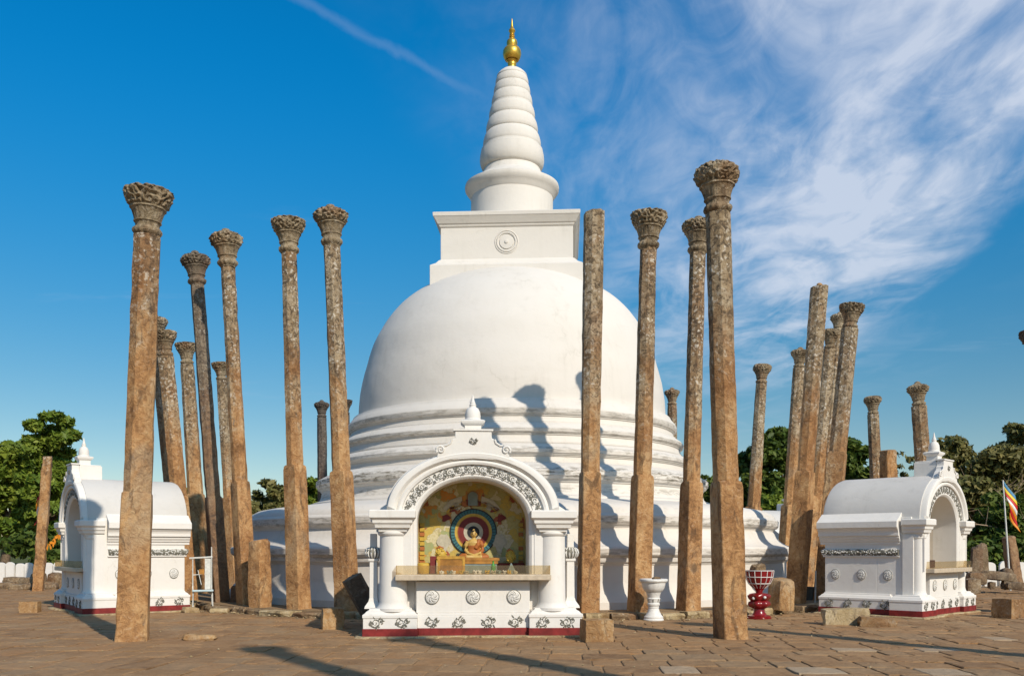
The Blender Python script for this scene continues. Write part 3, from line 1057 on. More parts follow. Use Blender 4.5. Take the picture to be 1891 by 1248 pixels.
# loose blocks on the paving
rock("stone_block", "square brown stone block at the right foot of the central shrine", "stone", (1.37, 14.95, .17), (.46, .44, .38), (0, 0, .16), M_BLOCK, 3, .93, .2, rough=.05, group="loose stone blocks")
rock("stone_block", "rough brown block standing in shade left of the central shrine", "stone", (-3.35, 17.2, .19), (.40, .36, .40), (0, .03, .3), M_BLOCK, 8, .88, .55, group="loose stone blocks")
rock("stone_block", "dark broken slab leaning beside the central shrine's left pier", "stone", (-2.88, 17.9, .50), (.36, .30, 1.02), (0, -.50, .4), M_ROCK, 12, .93, .7, .45, group="loose stone blocks", rough=.06)
rock("stone_block", "small squared block at far left on the paving", "stone", (-11.3, 21.6, .13), (.40, .36, .28), (0, 0, .2), M_BLOCK, 15, .9, .3, rough=.06, group="loose stone blocks")
rock("stone_block", "split brown block at far right on the paving", "stone", (10.75, 19.9, .2), (.56, .46, .44), (0, .04, .5), M_BLOCK, 19, .93, .5, .1, rough=.07, group="loose stone blocks")
rock("flat_stone", "small flat orange stone lying near the left pillar", "stone", (-5.12, 15.1, .05), (.50, .30, .11), (0, .03, .2), M_BLOCK, 23, .5, .1)
rock("limestone_log", "pale broken limestone piece lying before the right shrine", "stone", (6.55, 18.1, .17), (.86, .36, .32), (0, -.04, -.10), M_LIME, 27, .85, .3, group="fallen stones by the right shrine")
rock("fallen_stone", "flat brown stone lying against the pale limestone piece", "stone", (7.02, 17.7, .09), (.66, .34, .19), (0, .06, -.25), M_BLOCK, 31, .75, .6, .2, group="fallen stones by the right shrine")

# ================================================================== shrines
def spiral_pts(r0, turns, n=22, ph=0.0, sgn=1):
    out = []
    for i in range(n):
        t = i / (n - 1)
        r = r0 * (1 - .86 * t)
        a_ = ph + sgn * turns * 2 * PI * t
        out.append((r * math.cos(a_), r * math.sin(a_)))
    return out


def rosette_mesh():
    """round lotus boss: dark ground, white rim and twisted petals; faces -Y"""
    m = MB()
    Mx = Matrix.Rotation(PI / 2, 4, "X")
    m.lathe([(.118, -.01), (.118, .012), (.100, .022), (.05, .030), (.01, .032)], 28, mi=0, M=Mx)
    for rad, tr in ((.114, .0075), (.092, .004)):
        m.tube([Mx @ Vector((rad * math.cos(t) * (1 + .02 * math.sin(5 * t)), rad * math.sin(t), .016)) for t in np.linspace(0, 2 * PI, 30)], tr, 5, 1)
    rq = random.Random(6)
    for k in range(7):
        ph = 2 * PI * k / 7 + rq.uniform(-.2, .2)
        tw = rq.uniform(10, 19)
        pts = [Mx @ Vector((r * math.cos(ph + r * tw), r * math.sin(ph + r * tw), .031 - r * .10)) for r in (.018, .035, .05, .066, .084, .096)]
        m.tube(pts, [.004, .006, .007, .0065, .006, .003], 5, 1)
        pts = [Mx @ Vector((r * math.cos(ph + .45 + r * tw), r * math.sin(ph + .45 + r * tw), .034 - r * .10)) for r in (.04, .06, .085)]
        m.tube(pts, [.006, .012, .006], 6, 0)
    m.lathe([(.022, .026), (.018, .040), (.005, .044)], 12, mi=0, M=Mx)
    return m.mesh("rosette", [M_WHITE, M_LINE], 40)


def scroll_mesh(seed, s=.16, dense=1.0):
    """curling foliage in dark relief on the white wall; faces -Y"""
    r = random.Random(seed)
    m = MB()
    sg = r.choice((-1, 1))
    for (x0, z0, rad, tn, sc) in ((-.02, .0, .085, 1.6, sg), (.075, .03, .045, 1.3, -sg), (-.09, -.02, .040, 1.2, sg), (.03, -.065, .035, 1.2, -sg)):
        pts = [Vector((x0 + a_ * s / .16, -.006, z0 + b_ * s / .16)) for a_, b_ in spiral_pts(rad, tn, 20, r.uniform(0, 6), sc)]
        m.tube(pts, [.0062 * (1 - .5 * i / 19) * s / .16 + .0018 for i in range(20)], 5, 0)
    for k in range(int(11 * dense)):
        a_ = r.uniform(0, 2 * PI)
        rr = r.uniform(.075, .12) * s / .16
        c = Vector((rr * math.cos(a_), -.005, rr * math.sin(a_) * .92))
        d = Vector((math.cos(a_ + r.uniform(-.9, .9)), 0, math.sin(a_ + r.uniform(-.9, .9)))) * .030 * s / .16
        m.tube([c - d, c, c + d], [.003, .0115 * s / .16, .003], 5, 0)
    for k in range(5):
        a_ = r.uniform(0, 2 * PI)
        rr = r.uniform(.02, .09) * s / .16
        m.lathe([(.014, 0), (.011, .008), (.002, .011)], 8, mi=1, M=Matrix.Translation((rr * math.cos(a_), -.002, rr * math.sin(a_) * .8)) @ Matrix.Rotation(PI / 2, 4, "X"))
    return m.mesh("scroll_relief", [M_LINE, M_WHITE], 50)


ROSETTE = rosette_mesh()
SCROLLS = [scroll_mesh(40 + i) for i in range(4)]
ARCHSCROLL = [scroll_mesh(60 + i, .118, .8) for i in range(3)]


def glass_mat():
    m, nt, b = newmat("tinted_glass", .05, .5)
    b.inputs["Base Color"].default_value = (.74, .64, .47, 1)
    tr = nt.nodes.new("ShaderNodeBsdfTransparent")
    tr.inputs[0].default_value = (.90, .83, .70, 1)
    df = nt.nodes.new("ShaderNodeBsdfDiffuse")
    df.inputs[0].default_value = (.60, .50, .36, 1)
    gl = nt.nodes.new("ShaderNodeBsdfGlossy")
    gl.inputs["Roughness"].default_value = .06
    m1 = nt.nodes.new("ShaderNodeMixShader")
    m1.inputs[0].default_value = .07
    L(nt, tr.outputs[0], m1.inputs[1])
    L(nt, df.outputs[0], m1.inputs[2])
    m2 = nt.nodes.new("ShaderNodeMixShader")
    m2.inputs[0].default_value = .06
    L(nt, m1.outputs[0], m2.inputs[1])
    L(nt, gl.outputs[0], m2.inputs[2])
    L(nt, m2.outputs[0], nt.nodes["Material Output"].inputs[0])
    return m


M_GLASS = glass_mat()


def mural_mat():
    """painted niche wall: clouds, lotus petals and borders in ochre, cream, red and green"""
    m, nt, b = newmat("painted_mural", .6, .3)
    co = objco(nt)
    wv = nt.nodes.new("ShaderNodeVectorMath")
    wv.operation = "MULTIPLY_ADD"
    nz = nt.nodes.new("ShaderNodeTexNoise")
    nz.inputs["Scale"].default_value = 5
    nz.inputs["Detail"].default_value = 4
    L(nt, co, nz.inputs["Vector"])
    L(nt, nz.outputs["Color"], wv.inputs[0])
    wv.inputs[1].default_value = (.45, .45, .45)
    L(nt, co, wv.inputs[2])
    vo = nt.nodes.new("ShaderNodeTexVoronoi")
    vo.inputs["Scale"].default_value = 5.5
    L(nt, wv.outputs[0], vo.inputs["Vector"])
    sx = nt.nodes.new("ShaderNodeSeparateColor")
    L(nt, vo.outputs["Color"], sx.inputs[0])
    r = nt.nodes.new("ShaderNodeValToRGB")
    r.color_ramp.interpolation = "CONSTANT"
    L(nt, sx.outputs[0], r.inputs[0])
    e = r.color_ramp.elements
    e[0].color, e[1].position, e[1].color = (.44, .39, .16, 1), .34, (.58, .52, .33, 1)
    for p_, c in ((.52, (.52, .37, .08)), (.66, (.32, .055, .03)), (.74, (.30, .34, .16)), (.84, (.56, .50, .36)), (.94, (.56, .22, .04))):
        k = e.new(p_)
        k.color = c + (1,)
    v2 = nt.nodes.new("ShaderNodeTexVoronoi")
    v2.feature = "DISTANCE_TO_EDGE"
    v2.inputs["Scale"].default_value = 5.5
    L(nt, wv.outputs[0], v2.inputs["Vector"])
    c = MIX(nt, SMOOTH(nt, v2.outputs[0], .06, .01, 0, .6), r.outputs[0], (.30, .24, .09))
    c = MIX(nt, SMOOTH(nt, NOISE(nt, co, 26, 6, .7), .42, .66, 0, .55), c, (.36, .30, .10))
    L(nt, c, b.inputs["Base Color"])
    return m


M_MURAL = mural_mat()


def ell(a_, b_, zs, t):
    return (a_ * math.cos(t), zs + b_ * math.sin(t))


def arch_line(s, n=40, jamb_bottom=1.0):
    """opening outline (s=0) to outer archivolt outline (s=1), left to right"""
    a_ = .95 + .50 * s
    zs = 1.95 + .19 * s
    b_ = .735 + .275 * s
    pts = [(-a_, jamb_bottom + (zs - jamb_bottom) * k / 6) for k in range(6)]
    pts += [ell(a_, b_, zs, PI - PI * k / n) for k in range(n + 1)]
    pts += [(a_, zs + (jamb_bottom - zs) * (k + 1) / 6) for k in range(6)]
    return pts


def arch_only(s, n=40):
    a_, zs, b_ = .95 + .50 * s, 1.95 + .19 * s, .735 + .275 * s
    return [ell(a_, b_, zs, PI - PI * k / n) for k in range(n + 1)]


def make_shrine(label, loc, rz, painted=False, sides=True, posts=(-1, 1), slim=False):
    R = empty("image_shrine", loc, rz)
    tag(R, label, "shrine", "white vaulted shrines")
    WO, DP = 1.85, 2.75
    sk = .74 if slim else 1.0
    if slim:
        R.scale = (.88, .88, 1)
    # red skirting, proud of the plinth
    m = MB()
    for s in (-1, 1):
        m.box((min(s * .93, s * WO), 0.0, 0), (max(s * .93, s * WO), .82, .17))
    m.box((-.927, .10, 0), (.927, .80, .168))
    m.box((-1.70, .823, 0), (1.70, DP, .168))
    m.build("red_skirting", M_RED, R, bevel=.008)
    m = MB()
    rf = random.Random(17)
    oo = [(-1.98, -.12), (-1.4, -.17), (-.9, -.12), (-.3, -.02), (.3, .0), (.9, -.10), (1.4, -.15), (1.97, -.10), (1.98, .9), (1.83, 1.6), (1.82, 2.86), (0, 2.88), (-1.82, 2.86), (-1.83, 1.6), (-1.98, .9)]
    dn = []
    for i in range(len(oo)):
        a_, b_ = oo[i], oo[(i + 1) % len(oo)]
        for k in range(5):
            t = k / 5
            dn.append((a_[0] + (b_[0] - a_[0]) * t + rf.uniform(-.05, .05), a_[1] + (b_[1] - a_[1]) * t + rf.uniform(-.05, .05)))
    m.rings([[Vector((x, y, 0)) for x, y in dn], [Vector((x, y, .022 + rf.uniform(0, .014))) for x, y in dn], [Vector((x * .985, y * .97 + .02, .045)) for x, y in dn]])
    ft = m.build("mortar_footing", M_LIME, R)
    ft["tone"] = .4
    # plinth: two pier plinths, apron plinth and body plinth with stepped moulding
    m = MB()

    def pl(x0, x1, y0, y1, zt=.40):
        def rg(o, z):
            return [Vector(p) for p in ((x0 + o, y0 + o, z), (x1 - o, y0 + o, z), (x1 - o, y1 - o, z), (x0 + o, y1 - o, z))]
        m.rings([rg(.012, .165), rg(.012, zt - .06), rg(0.0, zt - .05), rg(0.0, zt), rg(.03, zt + .015), rg(.06, zt + .05), rg(.10, zt + .07), rg(.11, zt + .10)])
    pl(-WO, -.93, 0, .83, .40)
    pl(.93, WO, 0, .83, .40)
    pl(-1.70, 1.70, .79, DP, .40)
    m.box((-.94, .115, .165), (.94, .60, .375))
    m.box((-.94, .135, .375), (.94, .60, .42))
    m.build("plinth", M_SHRINE, R, bevel=.01)
    # body
    m = MB()
    m.box((-1.52, 1.25, .45), (1.52, DP - .10, 2.2))
    for s in (-1, 1):
        m.box((min(s * 1.52, s * 1.0), .40, .45), (max(s * 1.52, s * 1.0), 1.25, 2.2))
    m.box((-1.0, .40, .45), (1.0, 1.25, .97))
    m.build("body", M_SHRINE, R, bevel=.01)
    m = MB()
    m.box((-.96, .16, .42), (.96, .40, .955))
    m.build("apron", M_SHRINE, R, bevel=.01)
    # side cornices with garland roll
    for s in (-1, 1):
        prof = [(1.50, 1.60), (1.545, 1.60), (1.545, 1.655), (1.575, 1.665), (1.585, 1.70), (1.615, 1.74), (1.615, 1.785), (1.665, 1.79), (1.665, 1.86), (1.68, 1.90), (1.715, 1.94), (1.715, 1.965), (1.765, 1.97), (1.765, 2.105), (1.74, 2.12), (1.62, 2.19), (1.50, 2.27), (1.46, 2.30), (1.3, 2.30), (1.3, 1.60)]
        m = MB()
        m.prism([(s * x, z) for x, z in prof], .66, DP + .02)
        m.build("side_cornice", M_SHRINE, R, bevel=.006)
        if sides:
            m = MB()
            rr = random.Random(4 + s)
            pts, rad = [], []
            for i in range(90):
                yy = .70 + (DP - .72) * i / 89
                pts.append((s * 1.535, yy, 1.42 + rr.uniform(-.008, .008)))
                rad.append(.062 + rr.uniform(-.012, .014))
            m.tube(pts, rad, 10, 0)
            for i in range(70):
                yy = .72 + (DP - .76) * (i + .5) / 70
                for q in range(3):
                    an = -1.0 + q * 1.0 + rr.uniform(-.3, .3)
                    cpos = Vector((s * (1.535 + .064 * math.cos(an)), yy, 1.42 + .064 * math.sin(an)))
                    m.lathe([(.019, -.006), (.014, .008), (.003, .013)], 6, mi=1 if rr.random() < .55 else 0, M=Matrix.Translation(cpos) @ Matrix.Rotation(s * PI / 2, 4, "Y"))
            m.build("garland_moulding", [M_LINE, M_WHITE], R, 60)
            m = MB()
            m.box((min(s * 1.50, s * 1.56), .68, 1.315), (max(s * 1.50, s * 1.56), DP - .06, 1.35))
            m.box((min(s * 1.50, s * 1.545), .68, 1.485), (max(s * 1.50, s * 1.545), DP - .06, 1.505))
            m.build("garland_fillet", M_SHRINE, R, bevel=.008)
            for yy in (.98, 1.66, 2.36):
                inst("rosette", ROSETTE, R, (s * 1.522, yy, .92), (0, 0, s * PI / 2))
            for q, yy in enumerate((.98, 1.45, 1.95, 2.45)):
                inst("scroll_relief", SCROLLS[q % 4], R, (s * 1.702, yy, .27), (0, 0, s * PI / 2))
    # barrel vault with closed back gable
    m = MB()
    n = 40
    rings = []
    for yy, sc in ((.22, 1.0), (.5, 1.0), (1.0, 1.0), (1.24, 1.0), (2.2, 1.0), (DP - .06, 1.0), (DP - .01, .985)):
        rings.append([Vector((1.475 * sc * math.cos(PI * k / n), yy, 2.14 + 1.03 * sc * math.sin(PI * k / n) * (1 + .002 * math.sin(k * 1.7 + yy * 3)))) for k in range(n + 1)] + [Vector((-1.475 * sc, yy, 2.0)), Vector((1.475 * sc, yy, 2.0))])
    # hollow front: inner niche vault is closed by the facade, so the shell starts behind the niche
    m.rings(rings[3:], 0)
    m.build("vault", M_ROOF, R, 30)
    m = MB()
    outer = rings[0]
    shell = []
    for yy in (.22, 1.24):
        shell.append([Vector((1.475 * math.cos(PI * k / n), yy, 2.14 + 1.03 * math.sin(PI * k / n))) for k in range(n + 1)])
    for yy in (1.24, .22):
        shell.append([Vector((1.28 * math.cos(PI * k / n), yy, 2.14 + .84 * math.sin(PI * k / n))) for k in range(n + 1)])
    shell.append(shell[0])
    m.rings(shell, 0, cap=False, close=False)
    m.build("vault_front", M_ROOF, R, 30)
    # moulded archivolt and jambs lofted across the facade
    m = MB()
    lines = []
    for s, yy in ((0.0, .95), (0.0, .20), (.05, .17), (.10, .155), (.16, .16), (.18, .145), (.50, .145), (.52, .10), (.60, .085), (.66, .10), (.69, .12), (.72, .085), (.78, .055), (.90, .05), (.97, .07), (1.0, .11), (1.0, .40)):
        al = arch_line(s)
        fl = 1.95 + .19 * s
        lines.append([Vector((x, yy if (z > fl + .01 or s < .17 or s > .99) else .145, z)) for x, z in al])
    m.rings(lines, 0, cap=False, close=False)
    m.build("archivolt", M_SHRINE, R, 35)
    arc = arch_only(.34, 120)
    ln = [0.0]
    for i in range(len(arc) - 1):
        ln.append(ln[-1] + math.dist(arc[i], arc[i + 1]))
    NS = 17
    for q in range(NS):
        t = ln[-1] * (q + .6) / (NS + .2)
        i = max(k for k in range(len(ln)) if ln[k] <= t)
        i = min(i, len(arc) - 2)
        dx, dz = arc[i + 1][0] - arc[i][0], arc[i + 1][1] - arc[i][1]
        inst("arch_scroll", ARCHSCROLL[q % 3], R, (arc[i][0], .142, arc[i][1]), (0, -math.atan2(dz, dx), 0))
    # piers
    for s in (-1, 1):
        pr = empty("pier", (s * 1.35, .30, 0))
        pr.parent = R
        m = MB()
        m.lathe([(r_ * sk, z_) for r_, z_ in ((.285, .45), (.29, .50), (.265, .53), (.245, .57), (.238, .60), (.228, 1.72), (.25, 1.73), (.265, 1.76), (.26, 1.79), (.24, 1.80))], 48)
        m.box((-.21, .04, .46), (.21, .30, 1.80))
        m.build("shaft", M_SHRINE, pr, 30)
        m = MB()

        def rg(o, z):
            return [Vector(p) for p in ((-.245 * sk - o, -.245 * sk - o, z), (.245 * sk + o, -.245 * sk - o, z), (.245 * sk + o, .30, z), (-.245 * sk - o, .30, z))]
        m.rings([rg(-.01, 1.785), rg(.0, 1.84), rg(.045, 1.85), (rg(.05, 1.88)), rg(.06, 1.91), rg(.085, 1.93), rg(.09, 1.98), rg(.125, 2.01), rg(.14, 2.02), rg(.14, 2.135), rg(.12, 2.15)])
        m.build("pier_capital", M_SHRINE, pr, bevel=.008)
        for q, xx in enumerate((-.22, .20)):
            inst("scroll_relief", SCROLLS[(q + (s > 0) * 2) % 4], R, (s * 1.39 + xx, .010, .27))
        if s not in posts:
            continue
        cn = empty("colonnette", (s * 1.70, .52, 0))
        cn.parent = R
        m = MB()

        def sq(h, z):
            return [Vector(p) for p in ((-h, -h, z), (h, -h, z), (h, h, z), (-h, h, z))]
        m.rings([sq(.15, .48), sq(.14, .52), sq(.085, .60), sq(.075, .64), sq(.068, .66), sq(.064, 1.28), sq(.085, 1.29), sq(.088, 1.33), sq(.06, 1.34), sq(.055, 1.76)])
        m.build("post", M_SHRINE, cn, bevel=.006)
        m = MB()
        m.lathe([(.07, 1.33), (.115, 1.36), (.135, 1.43), (.12, 1.50), (.07, 1.53)], 24, mi=1)
        for q in range(14):
            an = 2 * PI * q / 14
            m.tube([(r_ * math.cos(an), r_ * math.sin(an), z_) for r_, z_ in ((.09, 1.345), (.128, 1.38), (.142, 1.43), (.13, 1.485), (.09, 1.52))], [.009, .014, .016, .014, .008], 6, 0)
        m.build("lotus_bud", [M_WHITE, M_LINE], cn, 50)
    for q, xx in enumerate((-.70, -.24, .26, .72)):
        inst("scroll_relief", SCROLLS[(q + 1) % 4], R, (xx, .112, .27))
    for xx in (-.69, 0.0, .69):
        inst("rosette", ROSETTE, R, (xx, .158, .69))
    # sill and low glass screen
    m = MB()
    m.box((-1.30, -.08, .975), (1.30, .96, 1.072))
    sill = m.build("offering_sill", M_SILL, R, bevel=.012)
    m = MB()
    m.box((-1.285, -.068, 1.074), (1.285, -.062, 1.225))
    m.box((-1.285, -.060, 1.074), (-1.279, .12, 1.225))
    m.box((1.279, -.060, 1.074), (1.285, .12, 1.225))
    m.build("glass_screen", M_GLASS, sill)
    # niche interior
    m = MB()
    ln2 = arch_line(0.0, 40, 1.0)
    m.add([Vector((x, 1.18, z)) for x, z in ln2], [tuple(range(len(ln2)))])
    m.rings([[Vector((x * .999, .80, z - .001)) for x, z in ln2], [Vector((x * .999, 1.18, z - .001)) for x, z in ln2]], 0, cap=False, close=False)
    m.build("niche_wall", M_MURAL if painted else M_NICHE, R, 30)
    # stepped crest with scroll ends, pedestal and little stupa finial
    m = MB()
    half = [(.0, 3.02), (.62, 2.98), (.60, 3.10), (.52, 3.16), (.47, 3.22), (.40, 3.25), (.37, 3.29), (.36, 3.34), (.31, 3.36), (.305, 3.48), (.0, 3.48)]
    outl = half + [(-x, z) for x, z in reversed(half[1:-1])]
    m.prism(outl, .06, .24)
    cr = m.build("crest", M_SHRINE, R, bevel=.01)
    m = MB()
    m.box((-.335, .04, 3.482), (.335, .26, 3.512))
    for s in (-1, 1):
        m.tube([Vector((s * .55 + a_, .05, 3.16 + b_)) for a_, b_ in spiral_pts(.075, 1.5, 22, -.6 if s > 0 else PI + .6, s)], [.024 - .0006 * i for i in range(22)], 7, 0)
        m.tube([(s * .36, .055, 3.34), (s * .38, .055, 3.28), (s * .45, .055, 3.235), (s * .50, .055, 3.235)], .018, 6, 0)
    m.build("crest_moulding", M_SHRINE, cr, 40)
    inst("crest_emblem", SCROLLS[1], cr, (0, .052, 3.31), (0, 0, 0), (.62, 1, .62))
    m = MB()
    m.box((-.30, .243, 3.05), (.30, .82, 3.46))
    m.box((-.28, .262, 3.46), (.28, .80, 3.49))
    m.build("roof_pedestal", M_SHRINE, R, bevel=.012)
    m = MB()

    def fq(h, z):
        return [Vector((sx * h, .42 + sy * h, z)) for sx, sy in ((-1, -1), (1, -1), (1, 1), (-1, 1))]
    m.rings([fq(.14, 3.48), fq(.14, 3.60), fq(.16, 3.615), fq(.20, 3.65), fq(.205, 3.68), fq(.17, 3.70)])
    m.lathe([(.145, 3.695), (.15, 3.72), (.13, 3.735), (.135, 3.77), (.125, 3.85), (.095, 3.91), (.06, 3.93), (.055, 3.955), (.062, 3.97), (.045, 3.99), (.048, 4.005), (.033, 4.03), (.02, 4.09), (.008, 4.14), (.001, 4.15)], 28, c=(0, .42, 0))
    m.build("finial", M_SHRINE, R, 40)
    return R


SH_ROT = math.radians(4)
shr = make_shrine("white arched shrine in the centre with painted niche and seated statue", (-.645, 15.42, 0), SH_ROT, True, False)
# right and left shrines face outwards
PHI = math.radians(45)
A_ = Vector((8.72, 19.55, 0))
cR = A_ + Vector((math.cos(PHI), math.sin(PHI), 0)) * 1.63
make_shrine("white vaulted shrine on the right showing its long side and open front", cR, PHI, posts=(1,), slim=True)
PSI = math.radians(126.5)
A2 = Vector((-9.55, 20.45, 0))
cL = A2 + Vector((math.cos(PSI), math.sin(PSI), 0)) * 1.63
make_shrine("white vaulted shrine on the left behind the thick brown pillar", cL, PSI + PI, posts=(), slim=True)
make_shrine("white shrine mostly hidden behind the stupa's right flank", (12.6, 41.0, 0), math.radians(120), False, False)

exec_parts = True
# ---- statue, halo and offerings in the central niche (local frame of the shrine)
ML = Matrix.Translation((-.645, 15.42, 0)) @ Matrix.Rotation(SH_ROT, 4, "Z")


def place(o, x, y, z, rz=0.0):
    o.location = ML @ Vector((x, y, z))
    o.rotation_euler = (o.rotation_euler[0], o.rotation_euler[1], SH_ROT + rz)
    return o


def emit_free(name, col, rough=.55):
    return plain(name, col, rough, .35, .15, 14, .05)


M_TEAL = emit_free("teal_paint", (.045, .15, .165))
M_YEL = emit_free("yellow_paint", (.50, .33, .05))
M_MAR = emit_free("maroon_paint", (.17, .022, .018))
M_CREAM = emit_free("cream_paint", (.46, .42, .32))
M_BLK = emit_free("black_paint", (.015, .015, .018))
M_ORG = emit_free("orange_cloth", (.36, .12, .03))
M_SKIN = emit_free("statue_gold_paint", (.50, .33, .10), .4)
M_WOOD = plain("varnished_wood", (.36, .165, .035), .35, .4, .4, 5, .2)
M_GRN = emit_free("green_glass_paint", (.06, .28, .05))
M_BLUEG = emit_free("blue_grey_cloth", (.20, .25, .24))

halo = tag(empty("halo"), "round halo of teal, yellow, maroon and white rings in the niche", "halo")
place(halo, .03, 1.165, 1.80)
for (r0, r1, mt, k) in ((.0, .425, M_BLK, 0), (.335, .405, M_TEAL, 1), (.285, .335, M_YEL, 1), (.275, .287, M_ORG, 2), (.175, .275, M_MAR, 1), (.110, .175, M_CREAM, 1), (.0, .110, M_BLK, 2)):
    m = MB()
    Mx = Matrix.Translation((0, -.006 * k, 0)) @ Matrix.Rotation(PI / 2, 4, "X")
    if r0 == 0:
        m.lathe([(r1, -.004), (r1, .003), (.002, .003)], 56, M=Mx)
    else:
        m.lathe([(r1, -.004), (r1, .003), (r0, .003), (r0, -.004)], 56, M=Mx, cap=False)
    m.build("halo_ring", mt, halo)
m = MB()
for q in range(44):
    an = 2 * PI * q / 44
    c_, s_ = math.cos(an), math.sin(an)
    m.tube([(.335 * c_, -.012, .335 * s_), (.402 * c_, -.012, .402 * s_)], .0035, 4)
m.build("halo_rays", M_BLK, halo)["kind"] = "stuff"

# painted panels on the back wall
panel = tag(empty("wall_ornament"), "painted lotus panels and tablet on the niche back wall", "mural")
place(panel, 0, 1.165, 0)


def flat(name, pts, mt, yo=0.0, par=None):
    m = MB()
    m.prism(pts, -.008 + yo, .006 + yo)
    return m.build(name, mt, par or panel)


tab = [(-.085, 2.28), (.085, 2.28), (.085, 2.45)] + [(.085 * math.cos(t), 2.45 + .075 * math.sin(t)) for t in np.linspace(.2, PI - .2, 8)] + [(-.085, 2.45)]
flat("tablet", [(x * 1.25 + .02, 2.38 + (z - 2.38) * 1.14) for x, z in tab], M_WOOD)
flat("tablet_face", [(x + .02, z) for x, z in tab], M_BLUEG, -.012)
for s in (-1, 1):
    flat("ray_panel", [(s * .17, 2.33), (s * .18, 2.45), (s * .40, 2.37), (s * .52, 2.22), (s * .46, 2.19), (s * .36, 2.28)], M_CREAM)
    flat("ray_border", [(s * .17, 2.27), (s * .17, 2.325), (s * .36, 2.265), (s * .46, 2.17), (s * .43, 2.13), (s * .34, 2.21)], M_YEL)
    for q in range(5):
        an = .35 + q * .45
        cx_, cz_ = .03 + s * .53 * math.cos(an), 1.85 + .42 * math.sin(an) + .06
        flat("lotus_petal", [(cx_ + .075 * math.cos(t) * (1 + .35 * math.cos(3 * t)), cz_ + .062 * math.sin(t) * (1 + .3 * math.sin(2 * t + q))) for t in np.linspace(0, 2 * PI, 14)[:-1]], (M_MAR, M_MAR, M_ORG, M_MAR, M_CREAM)[q])
    for q in range(9):
        z_ = 1.22 + q * .085
        flat("border_tile", [(s * .93, z_), (s * .845, z_), (s * .845, z_ + .066), (s * .93, z_ + .066)], M_YEL if q % 3 else M_ORG)
    flat("cloud_panel", [(s * (.50 + .11 * math.cos(t) * (1 + .2 * math.cos(4 * t))), 1.62 + .17 * math.sin(t) * (1 + .2 * math.sin(3 * t))) for t in np.linspace(0, 2 * PI, 22)[:-1]], M_CREAM, .004)

# seated statue: one continuous body grown by voxel remesh
def remeshed(name, mb, mat, voxel, smooth_it=6):
    me = mb.mesh(name, mat)
    o = bpy.data.objects.new(name, me)
    COL.objects.link(o)
    r = o.modifiers.new("r", "REMESH")
    r.mode = "VOXEL"
    r.voxel_size = voxel
    sm = o.modifiers.new("s", "SMOOTH")
    sm.iterations = smooth_it
    sm.factor = .5
    dg = bpy.context.evaluated_depsgraph_get()
    nm = bpy.data.meshes.new_from_object(o.evaluated_get(dg))
    nm.materials.clear()
    nm.materials.append(mat)
    nm.polygons.foreach_set("use_smooth", [True] * len(nm.polygons))
    o.modifiers.clear()
    o.data = nm
    return o


def ball(m, c, r, sx=1, sy=1, sz=1, seg=14):
    pr = [(max(.001, r * math.sin(t)), -r * math.cos(t) * sz) for t in np.linspace(.02, PI - .02, 10)]
    m.lathe(pr, seg, c, sx, sy)


